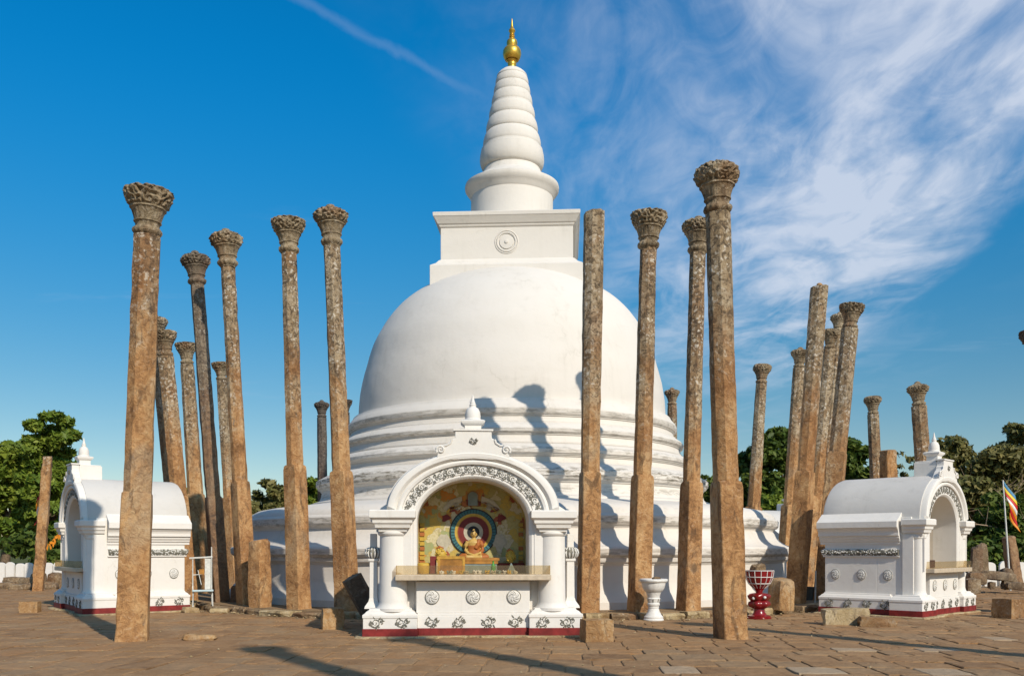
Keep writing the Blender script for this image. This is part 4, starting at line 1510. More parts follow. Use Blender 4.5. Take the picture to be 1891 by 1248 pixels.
def statue(label, h=.56, skin=None, robe=None):
    k = h / .56
    R_ = tag(empty("seated_statue"), label, "statue")
    b = MB()
    # torso, neck, head with topknot, crossed legs, arms resting in the lap
    b.lathe([(.085, .02), (.105, .06), (.098, .12), (.088, .18), (.105, .26), (.112, .30), (.075, .345), (.034, .362), (.030, .395)], 20, sx=1.08, sy=.66)
    ball(b, (0, 0, .445), .058, .90, .95, 1.16)
    ball(b, (0, .008, .512), .026)
    ball(b, (0, -.056, .437), .010, .8, 1, 1.3)
    for s in (-1, 1):
        ball(b, (s * .055, .004, .435), .014, .5, .8, 1.9)
        b.tube([(s * .105, .0, .315), (s * .145, .0, .24), (s * .150, -.01, .165), (s * .10, -.075, .105), (s * .025, -.125, .085)], [.040, .036, .032, .026, .020], 10)
        b.tube([(s * .07, .0, .045), (s * .20, -.05, .045), (s * .225, -.10, .04), (s * .12, -.155, .04), (-s * .06, -.145, .04)], [.062, .060, .052, .042, .030], 10)
        for q in range(4):
            b.tube([(s * .04, -.122 + q * .007, .085 + q * .003), (-s * .01, -.14 + q * .012, .082 + q * .003), (-s * .045, -.138 + q * .012, .086 + q * .003)], [.011, .009, .006], 6)
    o = remeshed("body", b, skin, .0085, 4)
    o.parent = R_
    o.scale = (k,) * 3
    # robe over the left shoulder and legs
    b = MB()
    b.lathe([(.093, .03), (.112, .06), (.105, .12), (.095, .18), (.109, .25)], 20, sx=1.08, sy=.68)
    b.tube([(.03, -.060, .19), (.07, -.060, .26), (.085, -.03, .325), (.09, .02, .335), (.07, .06, .26), (.03, .07, .18)], [.038, .044, .040, .042, .042, .04], 8)
    b.tube([(.108, .0, .318), (.150, .0, .24), (.155, -.01, .165), (.12, -.06, .12)], [.045, .042, .039, .034], 10)
    for s in (-1, 1):
        b.tube([(s * .07, .0, .045), (s * .20, -.05, .045), (s * .225, -.10, .04), (s * .12, -.158, .038)], [.065, .064, .056, .042], 10)
    o = remeshed("robe", b, robe, .009, 4)
    o.parent = R_
    o.scale = (k,) * 3
    m = MB()
    rr = random.Random(2)
    for i in range(60):
        an, el = rr.uniform(0, 2 * PI), rr.uniform(.25, 1.5)
        d = Vector((math.cos(an) * math.cos(el) * .9, math.sin(an) * math.cos(el) * .95, math.sin(el) * 1.16))
        if d.y < -.3 and d.z < .62:
            continue
        ball(m, tuple(Vector((0, 0, .445)) + d * .057), .010, seg=6)
    o = m.build("curled_hair", M_BLK, R_, 60)
    o.scale = (k,) * 3
    m = MB()
    for s in (-1, 1):
        m.tube([(s * .012, -.055, .448), (s * .022, -.0545, .450), (s * .033, -.048, .449)], .0032, 5)
        m.tube([(s * .010, -.057, .463), (s * .022, -.0555, .468), (s * .036, -.047, .463)], .0022, 5)
    m.tube([(-.014, -.0545, .413), (0, -.0575, .411), (.014, -.0545, .413)], .0028, 5)
    o = m.build("face_paint", M_MAR, R_)
    o.scale = (k,) * 3
    return R_


st = statue("golden seated meditating statue in orange robe before the halo", .56, M_SKIN, M_ORG)
place(st, .03, .88, 1.315)
# altar table under the statue
m = MB()
m.box((-.42, -.26, .22), (.42, .22, .265))
m.box((-.40, -.24, .265), (.40, .20, .27))
tb = m.build("altar_top", M_WOOD, None, bevel=.006)
alt = tag(empty("altar_table"), "wooden altar table with grey cloth front under the statue", "table")
tb.parent = alt
m = MB()
m.box((-.38, -.24, .0), (.38, .20, .218))
m.build("altar_cloth", M_BLUEG, alt, bevel=.01)
m = MB()
m.box((-.395, -.252, .165), (.395, -.243, .216))
m.build("altar_trim", M_WOOD, alt)
place(alt, .05, .86, 1.075)
# wooden offering box
bx = tag(empty("offering_box"), "yellow wooden offering box on the sill left of the statue", "box")
m = MB()
m.box((-.225, -.10, 0), (.225, .10, .30))
m.build("box_body", M_WOOD, bx, bevel=.008)
m = MB()
for z0, z1, x0, x1 in ((.25, .30, -.235, .235), (0, .05, -.235, .235)):
    m.box((x0, -.112, z0), (x1, -.101, z1))
for s in (-1, 1):
    m.box((min(s * .235, s * .19), -.112, .051), (max(s * .235, s * .19), -.101, .249))
m.build("box_frame", plain("ochre_wood", (.46, .25, .04), .4, .4, .3, 8), bx)
place(bx, -.37, .48, 1.075)


def lantern(label, x, y, z, k=1.0):
    R_ = tag(empty("flower_stand"), label, "flower stand", "flower stands on the altar")
    m = MB()
    m.lathe([(.06, 0), (.05, .03), (.022, .05), (.020, .22), (.05, .24)], 16)
    m.build("stem", M_WOOD, R_, 40)
    m = MB()
    rr = random.Random(int(x * 100))
    ball(m, (0, 0, .34), .095, 1, .7, 1.2)
    for i in range(50):
        an, el = rr.uniform(0, 2 * PI), rr.uniform(-1.3, 1.4)
        ball(m, (.098 * math.cos(an) * math.cos(el), .07 * math.sin(an) * math.cos(el), .34 + .115 * math.sin(el)), .020, seg=6)
    m.build("blossoms", M_YEL, R_, 60)
    m = MB()
    m.tube([(-.09, 0, .45), (-.03, -.01, .485), (.05, 0, .46)], [.012, .026, .014], 8)
    m.build("topping", M_ORG, R_, 50)
    place(R_, x, y, z)
    R_.scale = (k,) * 3


lantern("yellow flower stand left of the seated statue", -.55, .80, 1.075, .95)
lantern("yellow flower stand right of the seated statue", .68, .80, 1.075, .85)
m = MB()
m.lathe([(.10, 0), (.115, .05), (.12, .12), (.11, .17), (.08, .185), (.02, .19)], 20)
place(tag(m.build("yellow_cushion", M_YEL, None, 40), "bright yellow bundle at the left end of the niche", "bundle"), -.84, .55, 1.075)
m = MB()
m.lathe([(.035, 0), (.04, .02), (.04, .12), (.03, .15), (.014, .17), (.014, .215), (.018, .22)], 14)
place(tag(m.build("green_bottle", M_GRN, None, 40), "small green bottle on the sill right of the statue", "bottle"), .35, .40, 1.075)
m = MB()
m.box((-.055, -.05, 0), (.055, .05, .30))
place(tag(m.build("maroon_pedestal", M_MAR, None, bevel=.01), "maroon pedestal beside the wooden offering box", "pedestal"), -.68, .50, 1.075)
m = MB()
m.box((-.24, -.06, 0), (.24, .06, .17))
place(tag(m.build("red_altar_cloth", M_MAR, None, bevel=.012), "dark red cloth-covered ledge at the niche's right end", "ledge"), .70, 1.06, 1.075)
m = MB()
m.prism([(-.09, 0), (.09, 0), (.05, .10), (.0, .19), (-.03, .12)], -.03, .03)
place(tag(m.build("grey_plaque", M_BLUEG, None, bevel=.004), "small grey peaked plaque at right on the sill", "plaque"), .66, .42, 1.075)
rr = random.Random(8)
for i in range(13):
    m = MB()
    x = -.52 + i * .105 + rr.uniform(-.03, .03)
    for q in range(9):
        an = rr.uniform(0, 2 * PI)
        ball(m, (.03 * math.cos(an), .025 * math.sin(an), .022 + rr.uniform(0, .03)), rr.uniform(.012, .022), seg=7)
    m.lathe([(.035, 0), (.04, .018), (.02, .02)], 10)
    mt = (M_CREAM, M_BLUEG, M_WHITE, M_YEL)[i % 4] if i % 5 else M_WHITE
    f_ = place(tag(m.build("offering_flowers", mt, None, 60), "little heap of pale offering flowers along the sill front", "flowers", "offering flowers on the central sill"), x, .20 + rr.uniform(-.04, .05), 1.0745)

# dark objects in the right shrine's niche
MR = Matrix.Translation(cR) @ Matrix.Rotation(PHI, 4, "Z")
M_DKWOOD = plain("dark_wood", (.075, .035, .022), .5, .4, .3, 6)
m = MB()
m.box((-.30, -.10, 0), (.30, .12, .17))
o = m.build("dark_box", M_DKWOOD, None, bevel=.01)
o.location, o.rotation_euler = MR @ Vector((-.20, .48, 1.075)), (0, 0, PHI)
tag(o, "dark brown box on the right shrine's sill", "box")
st2 = statue("small dark seated statue inside the right shrine", .52, M_SKIN, M_DKWOOD)
st2.location, st2.rotation_euler = MR @ Vector((.1, .86, 1.075)), (0, 0, PHI)

# ================================================================== urns, chair and small furniture
def urn_white(loc):
    R_ = tag(empty("pedestal_urn", loc), "white painted pedestal urn with chipped rim between two pillars", "urn")
    m = MB()
    m.lathe([(.20, 0), (.215, .03), (.195, .06), (.20, .09), (.165, .13), (.125, .20), (.105, .27), (.115, .29), (.11, .31)], 32)
    m.build("foot", M_WHITE, R_, 40)
    m = MB()
    m.lathe([(.10, .31), (.125, .33), (.13, .36), (.115, .38), (.125, .44), (.135, .47), (.12, .49), (.13, .53), (.15, .58), (.16, .60)], 32, func=lambda r, z, a_: r * (1 + .05 * max(0, math.cos(10 * a_)) * (1 if .38 < z < .58 else 0)))
    m.build("stem", M_WHITE, R_, 40)
    m = MB()
    rr = random.Random(5)
    m.lathe([(.14, .60), (.19, .63), (.225, .69), (.245, .77), (.25, .80), (.285, .82), (.295, .85), (.285, .875), (.265, .88), (.24, .87), (.22, .80), (.10, .77), (.01, .77)], 40, func=lambda r, z, a_: r * (1 + .02 * math.sin(3 * a_ + 1) * (z > .8) + .01 * math.sin(11 * a_)))
    m.build("bowl", M_WHITE, R_, 40)
    m = MB()
    for i in range(7):
        an = 2 * PI * i / 7
        m.tube([(.118 * math.cos(an), .118 * math.sin(an), .40), (.133 * math.cos(an), .133 * math.sin(an), .46)], .012, 5)
    m.build("stem_slots", M_LINE, R_)
    rk_ = rock("leaf_litter", None, None, (0, 0, 0), (.16, .12, .06), mat=M_ROCK, seed=3, boxy=.2)
    rk_.name = "soil"
    rk_.parent = R_
    rk_.location = (.06, 0, .885)


urn_white((gpt(1207, 19.15)))


def urn_red(loc):
    R_ = tag(empty("red_urn", loc), "dark red gloss urn with white grid lines on its bowl", "urn")
    m = MB()
    m.lathe([(.27, 0), (.275, .03), (.24, .04), (.24, .07), (.16, .09), (.12, .15), (.115, .22), (.15, .25)], 36)
    m.build("foot", M_REDGLOSS, R_, 40)
    m = MB()
    m.lathe([(.12, .22), (.19, .26), (.225, .31), (.215, .36), (.17, .39), (.19, .41), (.22, .45), (.235, .50), (.20, .54), (.10, .56)], 48, func=lambda r, z, a_: r * (1 + .10 * math.cos(6 * a_) * (.24 < z < .54)))
    m.build("carved_stem", M_REDGLOSS, R_, 50)
    bowl = [(.07, .55), (.075, .60), (.11, .65), (.17, .70), (.225, .76), (.262, .83), (.285, .90), (.298, .98), (.304, 1.04)]
    m = MB()
    m.lathe(bowl + [(.28, 1.045), (.25, .95), (.12, .90), (.01, .89)], 48)
    bo = m.build("bowl", M_REDGLOSS, R_, 40)
    m = MB()

    def rad(z):
        for i in range(len(bowl) - 1):
            if bowl[i][1] <= z <= bowl[i + 1][1]:
                t = (z - bowl[i][1]) / (bowl[i + 1][1] - bowl[i][1])
                return bowl[i][0] * (1 - t) + bowl[i + 1][0] * t
        return bowl[-1][0]
    for z in (.76, .90, 1.035):
        r_ = rad(z) + .002
        m.tube([(r_ * math.cos(t), r_ * math.sin(t), z) for t in np.linspace(0, 2 * PI, 40)], .009, 6)
    for q in range(14):
        an = 2 * PI * q / 14 + .1
        m.tube([((rad(z) + .002) * math.cos(an), (rad(z) + .002) * math.sin(an), z) for z in np.linspace(.66, 1.035, 9)], .008, 6)
    m.build("white_grid", M_WHITE, bo, 40)
    m = MB()
    for an, z in ((3.9, .45), (5.0, .47), (.4, .44)):
        m.lathe([(.035, 0), (.025, .02), (.004, .03)], 10, M=Matrix.Translation((.225 * math.cos(an), .225 * math.sin(an), z)) @ Matrix.Rotation(an, 4, "Z") @ Matrix.Rotation(PI / 2, 4, "Y"))
    m.build("stem_blossoms", M_WHITE, R_, 40)
    rk_ = rock("dead_plant", None, None, (0, 0, 0), (.26, .2, .22), mat=M_ROCK, seed=9, boxy=.1, rough=.3)
    rk_.parent = R_
    rk_.location = (-.02, 0, 1.06)


urn_red(gpt(1402, 19.75))

M_METAL = plain("white_metal", (.62, .62, .58), .4, .5, .15, 20, .1)
M_PLAST = plain("pale_blue_seat", (.40, .50, .52), .4, .4, .15, 8, .05)
ch = tag(empty("metal_chair", gpt(374, 22.4), 0), "old white metal frame chair with pale blue seat beside the left shrine", "chair")
ch.rotation_euler = (0, 0, .35)
m = MB()
sc_ = []
for i in range(9):
    t = i / 8
    sc_.append([Vector((-.24 + .48 * t, -.24 + q * .06, .50 + .02 * math.sin(q * .7) - .012 * math.sin(PI * t))) for q in range(9)])
top_ = sc_
m.rings(top_, 0, cap=False, close=False)
m.rings([[p - Vector((0, 0, .03)) for p in r_] for r_ in sc_], 0, cap=False, close=False)
m.tube([(-.24, -.25, .49), (.24, -.25, .49)], .03, 8)
m.build("seat", M_PLAST, ch, 50)
for x, y in ((-.22, -.20), (.22, -.20), (-.20, .22), (.22, .22)):
    m = MB()
    m.tube([(x, y, .48), (x * 1.06, y * 1.08, .0)], .014, 6)
    m.build("leg", M_METAL, ch, 50)
for x in (-.22, .22):
    m = MB()
    m.tube([(x, .20, .46), (x, .27, .60), (x, .29, 1.55 if x > 0 else 1.28)], .014, 6)
    m.build("back_post", M_METAL, ch, 50)
m = MB()
m.tube([(-.30, .28, 1.27), (.24, .28, 1.30)], .022, 6)
m.build("back_rail", M_METAL, ch, 50)
for a_, b_ in (((-.02, .28, .62), (-.10, .28, .98)), ((-.22, .28, .86), (.22, .28, .90))):
    m = MB()
    m.tube([a_, b_], .010, 6)
    m.build("back_rod", M_METAL, ch, 50)
m = MB()
m.box((.06, .275, .50), (.20, .295, 1.26))
m.build("back_panel", M_METAL, ch, bevel=.005)
m = MB()
m.box((-.075, .27, .875), (.05, .275, 1.0))
m.build("paper_notice", M_WOOD, ch)
rock("rubble_piece", "pale flat rubble under the metal chair", "stone", gpt(405, 21.6, .05), (.42, .3, .12), (0, 0, .2), M_LIME, 41, .6, .3)
rock("rubble_piece", "small pale rubble heap at the left shrine's back corner", "stone", gpt(352, 21.5, .06), (.36, .3, .16), (0, .1, .6), M_LIME, 43, .5, .5)

m = MB()
m.tube([(0, 0, 0), (.02, 0, .95)], .022, 8)
m.lathe([(.16, 0), (.15, .03), (.02, .05)], 16)
o = m.build("thin_post", M_METAL, None, 50)
o.location = gpt(1505, 23.2)
tag(o, "thin pale metal post beside the back of the right shrine", "post")
m = MB()
m.lathe([(.15, 0), (.17, .02), (.20, .46), (.215, .47), (.215, .49), (.19, .49), (.18, .3), (.01, .29)], 24)
bk = m.build("dark_bucket", plain("dark_plastic", (.06, .065, .06), .4, .4), None, 40)
bk.location = gpt(1489, 24.6)
tag(bk, "dark grey bucket on the ground between leaning pillars", "bucket")

# grit and small stone chips gathered along the kerb and strewn on the paving
m = MB()
rc = random.Random(91)
for k in range(520):
    if k < 300:
        an = rc.uniform(-PI + .15, -.15)
        rr_ = 9.75 + abs(rc.gauss(0, .28))
        x, y = CX + rr_ * math.cos(an), CY + rr_ * math.sin(an)
    else:
        x, y = rc.uniform(-11, 11), rc.uniform(11, 21)
    sz = rc.uniform(.008, .030) * (1.3 if k < 300 else .8)
    Mx = Matrix.Translation((x, y, .018 + sz * .3)) @ Matrix.Rotation(rc.uniform(0, 6), 4, "Z") @ Matrix.Diagonal((sz * rc.uniform(.8, 1.6), sz, sz * rc.uniform(.4, .8), 1))
    vs = [Mx @ (Vector(p) * rc.uniform(.75, 1.15)) for p in ((1, 0, 0), (0, 1, 0), (-1, 0, 0), (0, -1, 0), (0, 0, 1), (0, 0, -1))]
    m.add(vs, [(0, 1, 4), (1, 2, 4), (2, 3, 4), (3, 0, 4), (1, 0, 5), (2, 1, 5), (3, 2, 5), (0, 3, 5)])
o = m.build("stone_chips", M_LIME)
o["tone"] = .5
tag(o, "small stone chips and grit strewn along the platform kerb", "gravel", kind="stuff")

# ================================================================== boundary walls with rounded slabs
def wall_run(label, x0, x1, Y, hgt, wdt=.33, gap=.05):
    R_ = tag(empty("boundary_wall", ((x0 + x1) / 2, Y, 0)), label, "wall", "low white boundary walls")
    xm = (x0 + x1) / 2
    m = MB()
    m.box((x0 - xm, .06, 0), (x1 - xm, .20, hgt * .55))
    m.build("back_wall", M_SHRINE, R_)
    meshes = []
    for v in range(3):
        m = MB()
        hw = wdt / 2
        out = [(-hw, 0), (hw, 0), (hw, hgt - hw * .7)] + [(hw * math.cos(t), hgt - hw * .7 + hw * .75 * math.sin(t) * (1 + .05 * math.sin(3 * t + v))) for t in np.linspace(.15, PI - .15, 11)] + [(-hw, hgt - hw * .7)]
        m.prism(out, -.055, .055)
        meshes.append(m.mesh("rounded_slab", M_SHRINE, 30))
    x = x0 + wdt / 2
    i = 0
    while x < x1:
        inst("rounded_slab", meshes[i % 3], R_, (x - xm, random.uniform(-.01, .01), 0), (random.uniform(-.02, .02), random.uniform(-.02, .02), 0), (1, 1, random.uniform(.97, 1.03)))
        x += wdt + gap
        i += 1


wall_run("white wall of round-topped slabs under the left tree", -24.5, -14.0, 37.0, .94)
wall_run("white wall of round-topped slabs under the right tree", 16.5, 27.0, 37.0, .98, .46, .16)

# rocks and ruins by the walls
rr = random.Random(21)
for i, (px, Y, w_, h_, z_) in enumerate(((12, 34, .9, .42, .2), (38, 33.6, .75, .34, .16), (28, 34.4, .8, .4, .5), (55, 34.2, .7, .5, .42), (60, 34, .5, .4, .18), (84, 34.6, .62, .42, .2), (104, 35, .5, .9, .42), (92, 34, .62, .34, .16), (72, 34.6, .45, .95, .45))):
    desc = ("low brown boulder at the far left edge before the white wall", "front boulder of the heap left of the leaning stump", "upper boulder of the heap left of the leaning stump", "dark square boulder leaning on the left heap", "small boulder right of the left heap",
            "round boulder just left of the left shrine's base, by the stump", "upright rough stone beside the left shrine's front", "flat boulder at the right foot of the leaning stump", "grey upright slab hidden behind the leaning stump")[i]
    rock("boulder", desc, "boulder", gpt(px, Y, z_ * .62), (w_ * .9, .5, h_ * .68), (0, rr.uniform(-.1, .1), rr.uniform(-.4, .4)), M_ROCK, 50 + i, .55, rr.random(), rr.uniform(0, .25), "boulders by the left wall")
for i, (px, py, Y, w_, d_, h_, ry, desc) in enumerate((
        (1803, 1040, 31, .34, .3, 1.05, .04, "dark standing stone with rounded head behind the right shrine"),
        (1815, 1036, 31.4, .30, .25, 1.15, -.08, "taller slim standing stone with bulging top at far right"),
        (1842, 1063, 31, 1.25, .4, .28, .10, "long fallen slab resting across low stones at far right"),
        (1862, 1066, 31.3, .3, .4, .62, -.5, "slanted end of the fallen slab at far right"),
        (1831, 1080, 31, .18, .35, .22, 0, "small upright support under the fallen slab"),
        (1857, 1080, 31, .22, .35, .28, .1, "wedge support at the right end of the fallen slab"),
        (1795, 1082, 29, .42, .4, .46, 0, "round boulder right beside the right shrine's front"),
        (1803, 1068, 30, .55, .4, .4, 0, "boulder stacked behind the right shrine's front"),
        (1884, 1082, 30.5, .8, .4, .24, .05, "low dark slab at the far right edge"))):
    p_ = at(px, py, Y)
    rock("ruin_stone", desc, "stone", (p_.x, p_.y, max(p_.z, h_ / 2 * .8)), (w_, d_, h_), (0, ry, rr.uniform(-.3, .3)), M_ROCK, 80 + i, .62, rr.random(), rr.uniform(.1, .35), "ruined stones at far right")

# ================================================================== flags
def cloth_flag(label, pole_base, pole_top, fl_w, fl_h, lean, colors, name="flag_pole", sway=.1):
    pb, pt = Vector(pole_base), Vector(pole_top)
    R_ = tag(empty(name, pb), label, "flag")
    m = MB()
    m.tube([(0, 0, 0), (pt - pb) * .5, pt - pb], [.035, .03, .022], 8)
    m.build("pole", M_METAL, R_, 50)
    n = len(colors)
    for i, mt in enumerate(colors):
        m = MB()
        rows = []
        for a_ in range(4):
            u = (i + a_ / 3) / n
            row = []
            for q in range(7):
                v = q / 6
                # limp cloth hanging down from its hoist and folding on itself
                x = fl_w * (v * .62 * (1 - .25 * u) + u * .40) + lean * v
                zz_ = -fl_h * (u * .80 + v * .32)
                yy = sway * math.sin(u * 7 + v * 3) * (.3 + u)
                row.append((pt - pb) + Vector((x + .02, yy, zz_ - .03)))
            rows.append(row)
        m.rings(rows, 0, cap=False, close=False)
        o = m.build("stripe", mt, R_, 60)
        s_ = o.modifiers.new("t", "SOLIDIFY")
        s_.thickness = .006


F_BLUE = emit_free("flag_blue", (.08, .25, .42))
F_YEL = emit_free("flag_yellow", (.75, .50, .03))
F_RED = emit_free("flag_red", (.55, .02, .02))
F_WHT = emit_free("flag_white", (.78, .76, .72))
F_ORG = emit_free("flag_orange", (.75, .26, .02))
pb = gpt(1866, 33)
cloth_flag("striped flag hanging limp on a thin pole at far right", pb, at(1852, 886, 33), .62, 1.65, .04, (F_BLUE, F_YEL, F_RED, F_WHT, F_ORG, F_RED, F_ORG))
pb = gpt(80, 33.5)
cloth_flag("orange and white flag hanging behind the far left stump", pb, at(80, 898, 33.5), -.34, 1.25, -.03, (F_RED, F_ORG, F_ORG, F_WHT, F_ORG, F_RED))
# string of orange bunting by the left tree
m = MB()
rr = random.Random(4)
pts = [at(75 + i * 4.2, 995 + 10 * math.sin(i * .55) - (30 if i > 8 else 0) * (i - 8) / 3, 34.5) for i in range(12)]
m.tube(pts, .012, 4)
for p_ in pts:
    for q in range(2):
        c = p_ + Vector((rr.uniform(-.06, .06), 0, -.10))
        m.prism([(c.x - .07, c.z + .08), (c.x + .07, c.z + .08), (c.x + rr.uniform(-.03, .03), c.z - .14)], c.y - .01 + q * .02, c.y - .005 + q * .02)
tag(m.build("bunting", F_ORG), "orange bunting string hanging beside the left shrine's front", "bunting")

# ================================================================== trees
def leaf_cloud(clumps, n, size, seed, flat=.5):
    """quads scattered in many uneven clumps; returns verts, faces"""
    r = np.random.default_rng(seed)
    cl = np.array(clumps)            # x y z rx rz
    wts = (cl[:, 3] ** 2) * cl[:, 4]
    idx = r.choice(len(cl), n, p=wts / wts.sum())
    d = r.normal(size=(n, 3))
    d /= np.linalg.norm(d, axis=1)[:, None]
    rad = r.random(n) ** .42
    c = cl[idx]
    pos = c[:, :3] + d * rad[:, None] * np.stack([c[:, 3], c[:, 3], c[:, 4]], 1)
    nrm = d * .6 + r.normal(size=(n, 3)) * .7
    nrm[:, 2] += .55
    nrm /= np.linalg.norm(nrm, axis=1)[:, None]
    t = np.cross(nrm, r.normal(size=(n, 3)))
    t /= np.linalg.norm(t, axis=1)[:, None]
    b = np.cross(nrm, t)
    s = size * r.uniform(.55, 1.3, n)[:, None]
    v = np.empty((n, 4, 3))
    v[:, 0] = pos - t * s
    v[:, 1] = pos + b * s * flat
    v[:, 2] = pos + t * s
    v[:, 3] = pos - b * s * flat
    return v.reshape(-1, 3)


def quad_mesh(name, v, mat):
    n = len(v) // 4
    me = bpy.data.meshes.new(name)
    me.vertices.add(n * 4)
    me.vertices.foreach_set("co", v.astype(np.float32).ravel())
    me.loops.add(n * 4)
    me.loops.foreach_set("vertex_index", np.arange(n * 4, dtype=np.int32))
    me.polygons.add(n)
    me.polygons.foreach_set("loop_start", np.arange(0, n * 4, 4, dtype=np.int32))
    me.update(calc_edges=True)
    me.materials.append(mat)
    return me


def tree(label, px, Y, top_py, half_px, seed, mat=None, n=9000, leaf=.20, low=.16, bare=0, twigmat=None, name="broadleaf_tree", group="trees around the court", clumpk=1.0):
    r = random.Random(seed)
    base = gpt(px, Y)
    H = at(px, top_py, Y).z
    hw = half_px / FPX * Y
    R_ = tag(empty(name, base), label, "tree", group)
    # trunk and limbs
    tips = []
    m = MB()
    ht = H * .34
    lean = r.uniform(-.3, .3)
    m.tube([(0, 0, -.1), (lean * .3, 0, ht * .5), (lean, .1, ht)], [H * .035, H * .028, H * .024], 9)
    fork = Vector((lean, .1, ht))
    for k in range(9):
        an = 2 * PI * k / 9 + r.uniform(-.3, .3)
        el = r.uniform(.25, 1.25)
        ln_ = r.uniform(.55, .98)
        tip = fork + Vector((math.cos(an) * math.cos(el) * hw * ln_, math.sin(an) * math.cos(el) * hw * ln_ * .8, math.sin(el) * (H - ht) * ln_ * .9))
        mid = fork.lerp(tip, .5) + Vector((r.uniform(-.25, .25), r.uniform(-.2, .2), r.uniform(0, .4)))
        m.tube([fork, mid, tip], [H * .016, H * .010, H * .004], 6)
        tips += [tip, mid]
        for q in range(3):
            t2 = mid.lerp(tip, r.uniform(.2, .9)) + Vector((r.uniform(-1, 1), r.uniform(-1, 1), r.uniform(.1, 1))) * hw * .26
            m.tube([mid.lerp(tip, .2), t2], [H * .007, H * .002], 5)
            tips.append(t2)
    m.build("trunk", M_BARK, R_, 50)
    if bare:
        m = MB()
        for k in range(bare):
            an = r.uniform(PI * .95, PI * 2.05)
            p0 = Vector((r.uniform(-.4, .4) * hw, -r.uniform(.1, .6) * hw, r.uniform(.20, .55) * H))
            pts = [p0]
            dv = Vector((math.cos(an) * .8, -.25, r.uniform(.1, 1.0))).normalized()
            for q in range(6):
                dv = (dv + Vector((r.uniform(-.45, .45), r.uniform(-.3, .3), r.uniform(-.35, .4)))).normalized()
                pts.append(pts[-1] + dv * r.uniform(.25, .55))
            w_ = r.uniform(.018, .045)
            m.tube(pts, [w_ * (1 - .13 * i) for i in range(7)], 5)
            for q in range(2):
                i = r.randrange(2, 5)
                d2 = Vector((r.uniform(-1, 1), -.2, r.uniform(-.2, 1))).normalized()
                m.tube([pts[i], pts[i] + d2 * .4, pts[i] + d2 * .75 + Vector((r.uniform(-.2, .2), 0, .1))], [w_ * .5, w_ * .35, w_ * .15], 4)
        m.build("bare_branches", twigmat or M_TWIG, R_, 50)
    clumps = []
    for k in range(46):
        an = r.uniform(0, 2 * PI)
        u = r.uniform(-1, 1)
        rr_ = r.uniform(.35, 1.0) ** .6
        zc_ = H * low + (H * (1 - low)) * (.5 + .5 * u * rr_)
        prof_ = math.sqrt(max(.05, 1 - (u * rr_) ** 2))
        x = math.cos(an) * hw * .82 * prof_ * rr_
        y = math.sin(an) * hw * .75 * prof_ * rr_
        cr_ = r.uniform(.13, .26) * hw * clumpk
        zc_ = min(zc_, H - cr_ * .55)
        clumps.append((x, y, zc_, cr_, cr_ * r.uniform(.5, .8)))
    for t in tips:
        cr_ = r.uniform(.12, .22) * hw * clumpk
        clumps.append((t.x, t.y, min(t.z, H - cr_ * .5), cr_, cr_ * .7))
    inst("crown", quad_mesh("crown", leaf_cloud(clumps, n, leaf, seed), mat or M_LEAF), R_)
    return R_


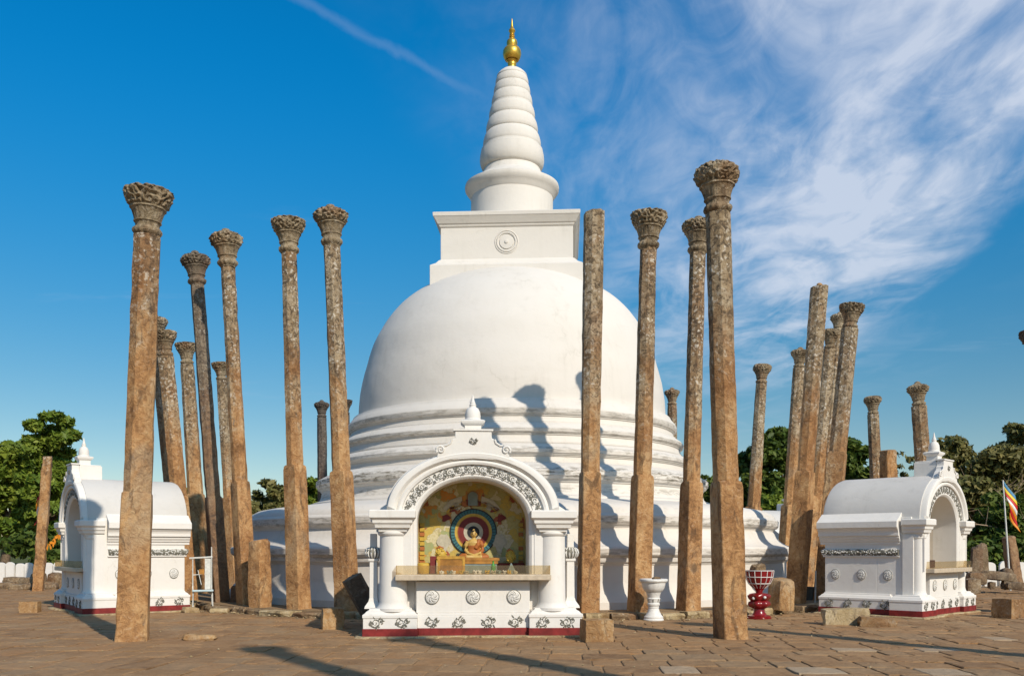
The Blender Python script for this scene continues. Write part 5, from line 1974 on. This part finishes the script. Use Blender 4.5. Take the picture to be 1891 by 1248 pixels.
tree("big fresh green tree at left behind the bare leaning stump", 92, 44, 758, 64, 1, M_LEAF, 24000, .20, clumpk=1.2)
tree("broad green tree at the left picture edge", 8, 46, 780, 95, 2, M_LEAF, 30000, .20, clumpk=1.2)
tree("low green tree hidden mostly behind the left shrine", 190, 50, 905, 90, 3, M_LEAFD, 8000, .22)
tree("distant green tree between left shrine and leaning pillars", 335, 58, 893, 55, 4, M_LEAF, 6000, .24)
tree("feathery distant tree between pillars left of the stupa", 500, 60, 884, 52, 5, M_LEAFO, 9000, .24, clumpk=1.3)
tree("distant green tree right beside the stupa's left terrace", 580, 62, 882, 46, 6, M_LEAF, 8000, .24, clumpk=1.3)
tree("small green tree glimpsed right of the stupa's upper terrace", 1318, 60, 868, 48, 7, M_LEAFD, 5000, .24)
tree("dark round tree behind the lone slim pillar", 1428, 52, 792, 82, 8, M_LEAFD, 22000, .21, clumpk=1.2)
tree("dark tree behind the group of leaning pillars on the right", 1548, 54, 808, 76, 9, M_LEAFD, 20000, .21, clumpk=1.2)
tree("small yellow-green tree in front of the dark round tree", 1418, 47, 895, 40, 10, M_LEAF, 5000, .2)
tree("sparse bushy tree between stump and grey pillar on the right", 1680, 50, 826, 42, 11, M_LEAFO, 2600, .17)
tree("olive tree with tangled bare branches behind the right shrine", 1790, 46, 800, 115, 12, M_LEAFO, 30000, .18, bare=46, clumpk=1.25)
tree("tall olive tree at the right picture edge", 1905, 48, 778, 95, 13, M_LEAFO, 24000, .18, bare=20, clumpk=1.25)
tree("dark leafy tree low behind the right flag", 1860, 42, 900, 70, 14, M_LEAFD, 10000, .18, bare=10, low=.05)
tree("dark tree low behind the right shrine's arch", 1740, 44, 905, 60, 15, M_LEAFD, 7000, .18, low=.05)
# undergrowth behind the walls and a far wood that closes the horizon
r = random.Random(31)
cl = []
for x in np.arange(-27, -12, .7):
    cl.append((x, 39 + r.uniform(-.6, 2.5), r.uniform(.5, 1.9), r.uniform(.7, 1.1), r.uniform(.5, .9)))
for x in np.arange(15, 29, .7):
    cl.append((x, 39.5 + r.uniform(-.6, 2.5), r.uniform(.4, 1.7), r.uniform(.7, 1.1), r.uniform(.5, .9)))
o = inst("undergrowth", quad_mesh("undergrowth", leaf_cloud(cl, 14000, .17, 77), M_LEAFD))
tag(o, "dark undergrowth behind the white boundary walls", "undergrowth", kind="stuff")
cl = []
for x in np.arange(-95, 95, 2.2):
    cl.append((x, 85 + r.uniform(-5, 8), r.uniform(.5, 3.2), r.uniform(1.8, 3.0), r.uniform(1.4, 2.4)))
o = inst("far_wood", quad_mesh("far_wood", leaf_cloud(cl, 26000, .42, 78), M_LEAFD))
tag(o, "far belt of woodland closing the view behind the stupa", "wood", kind="stuff")
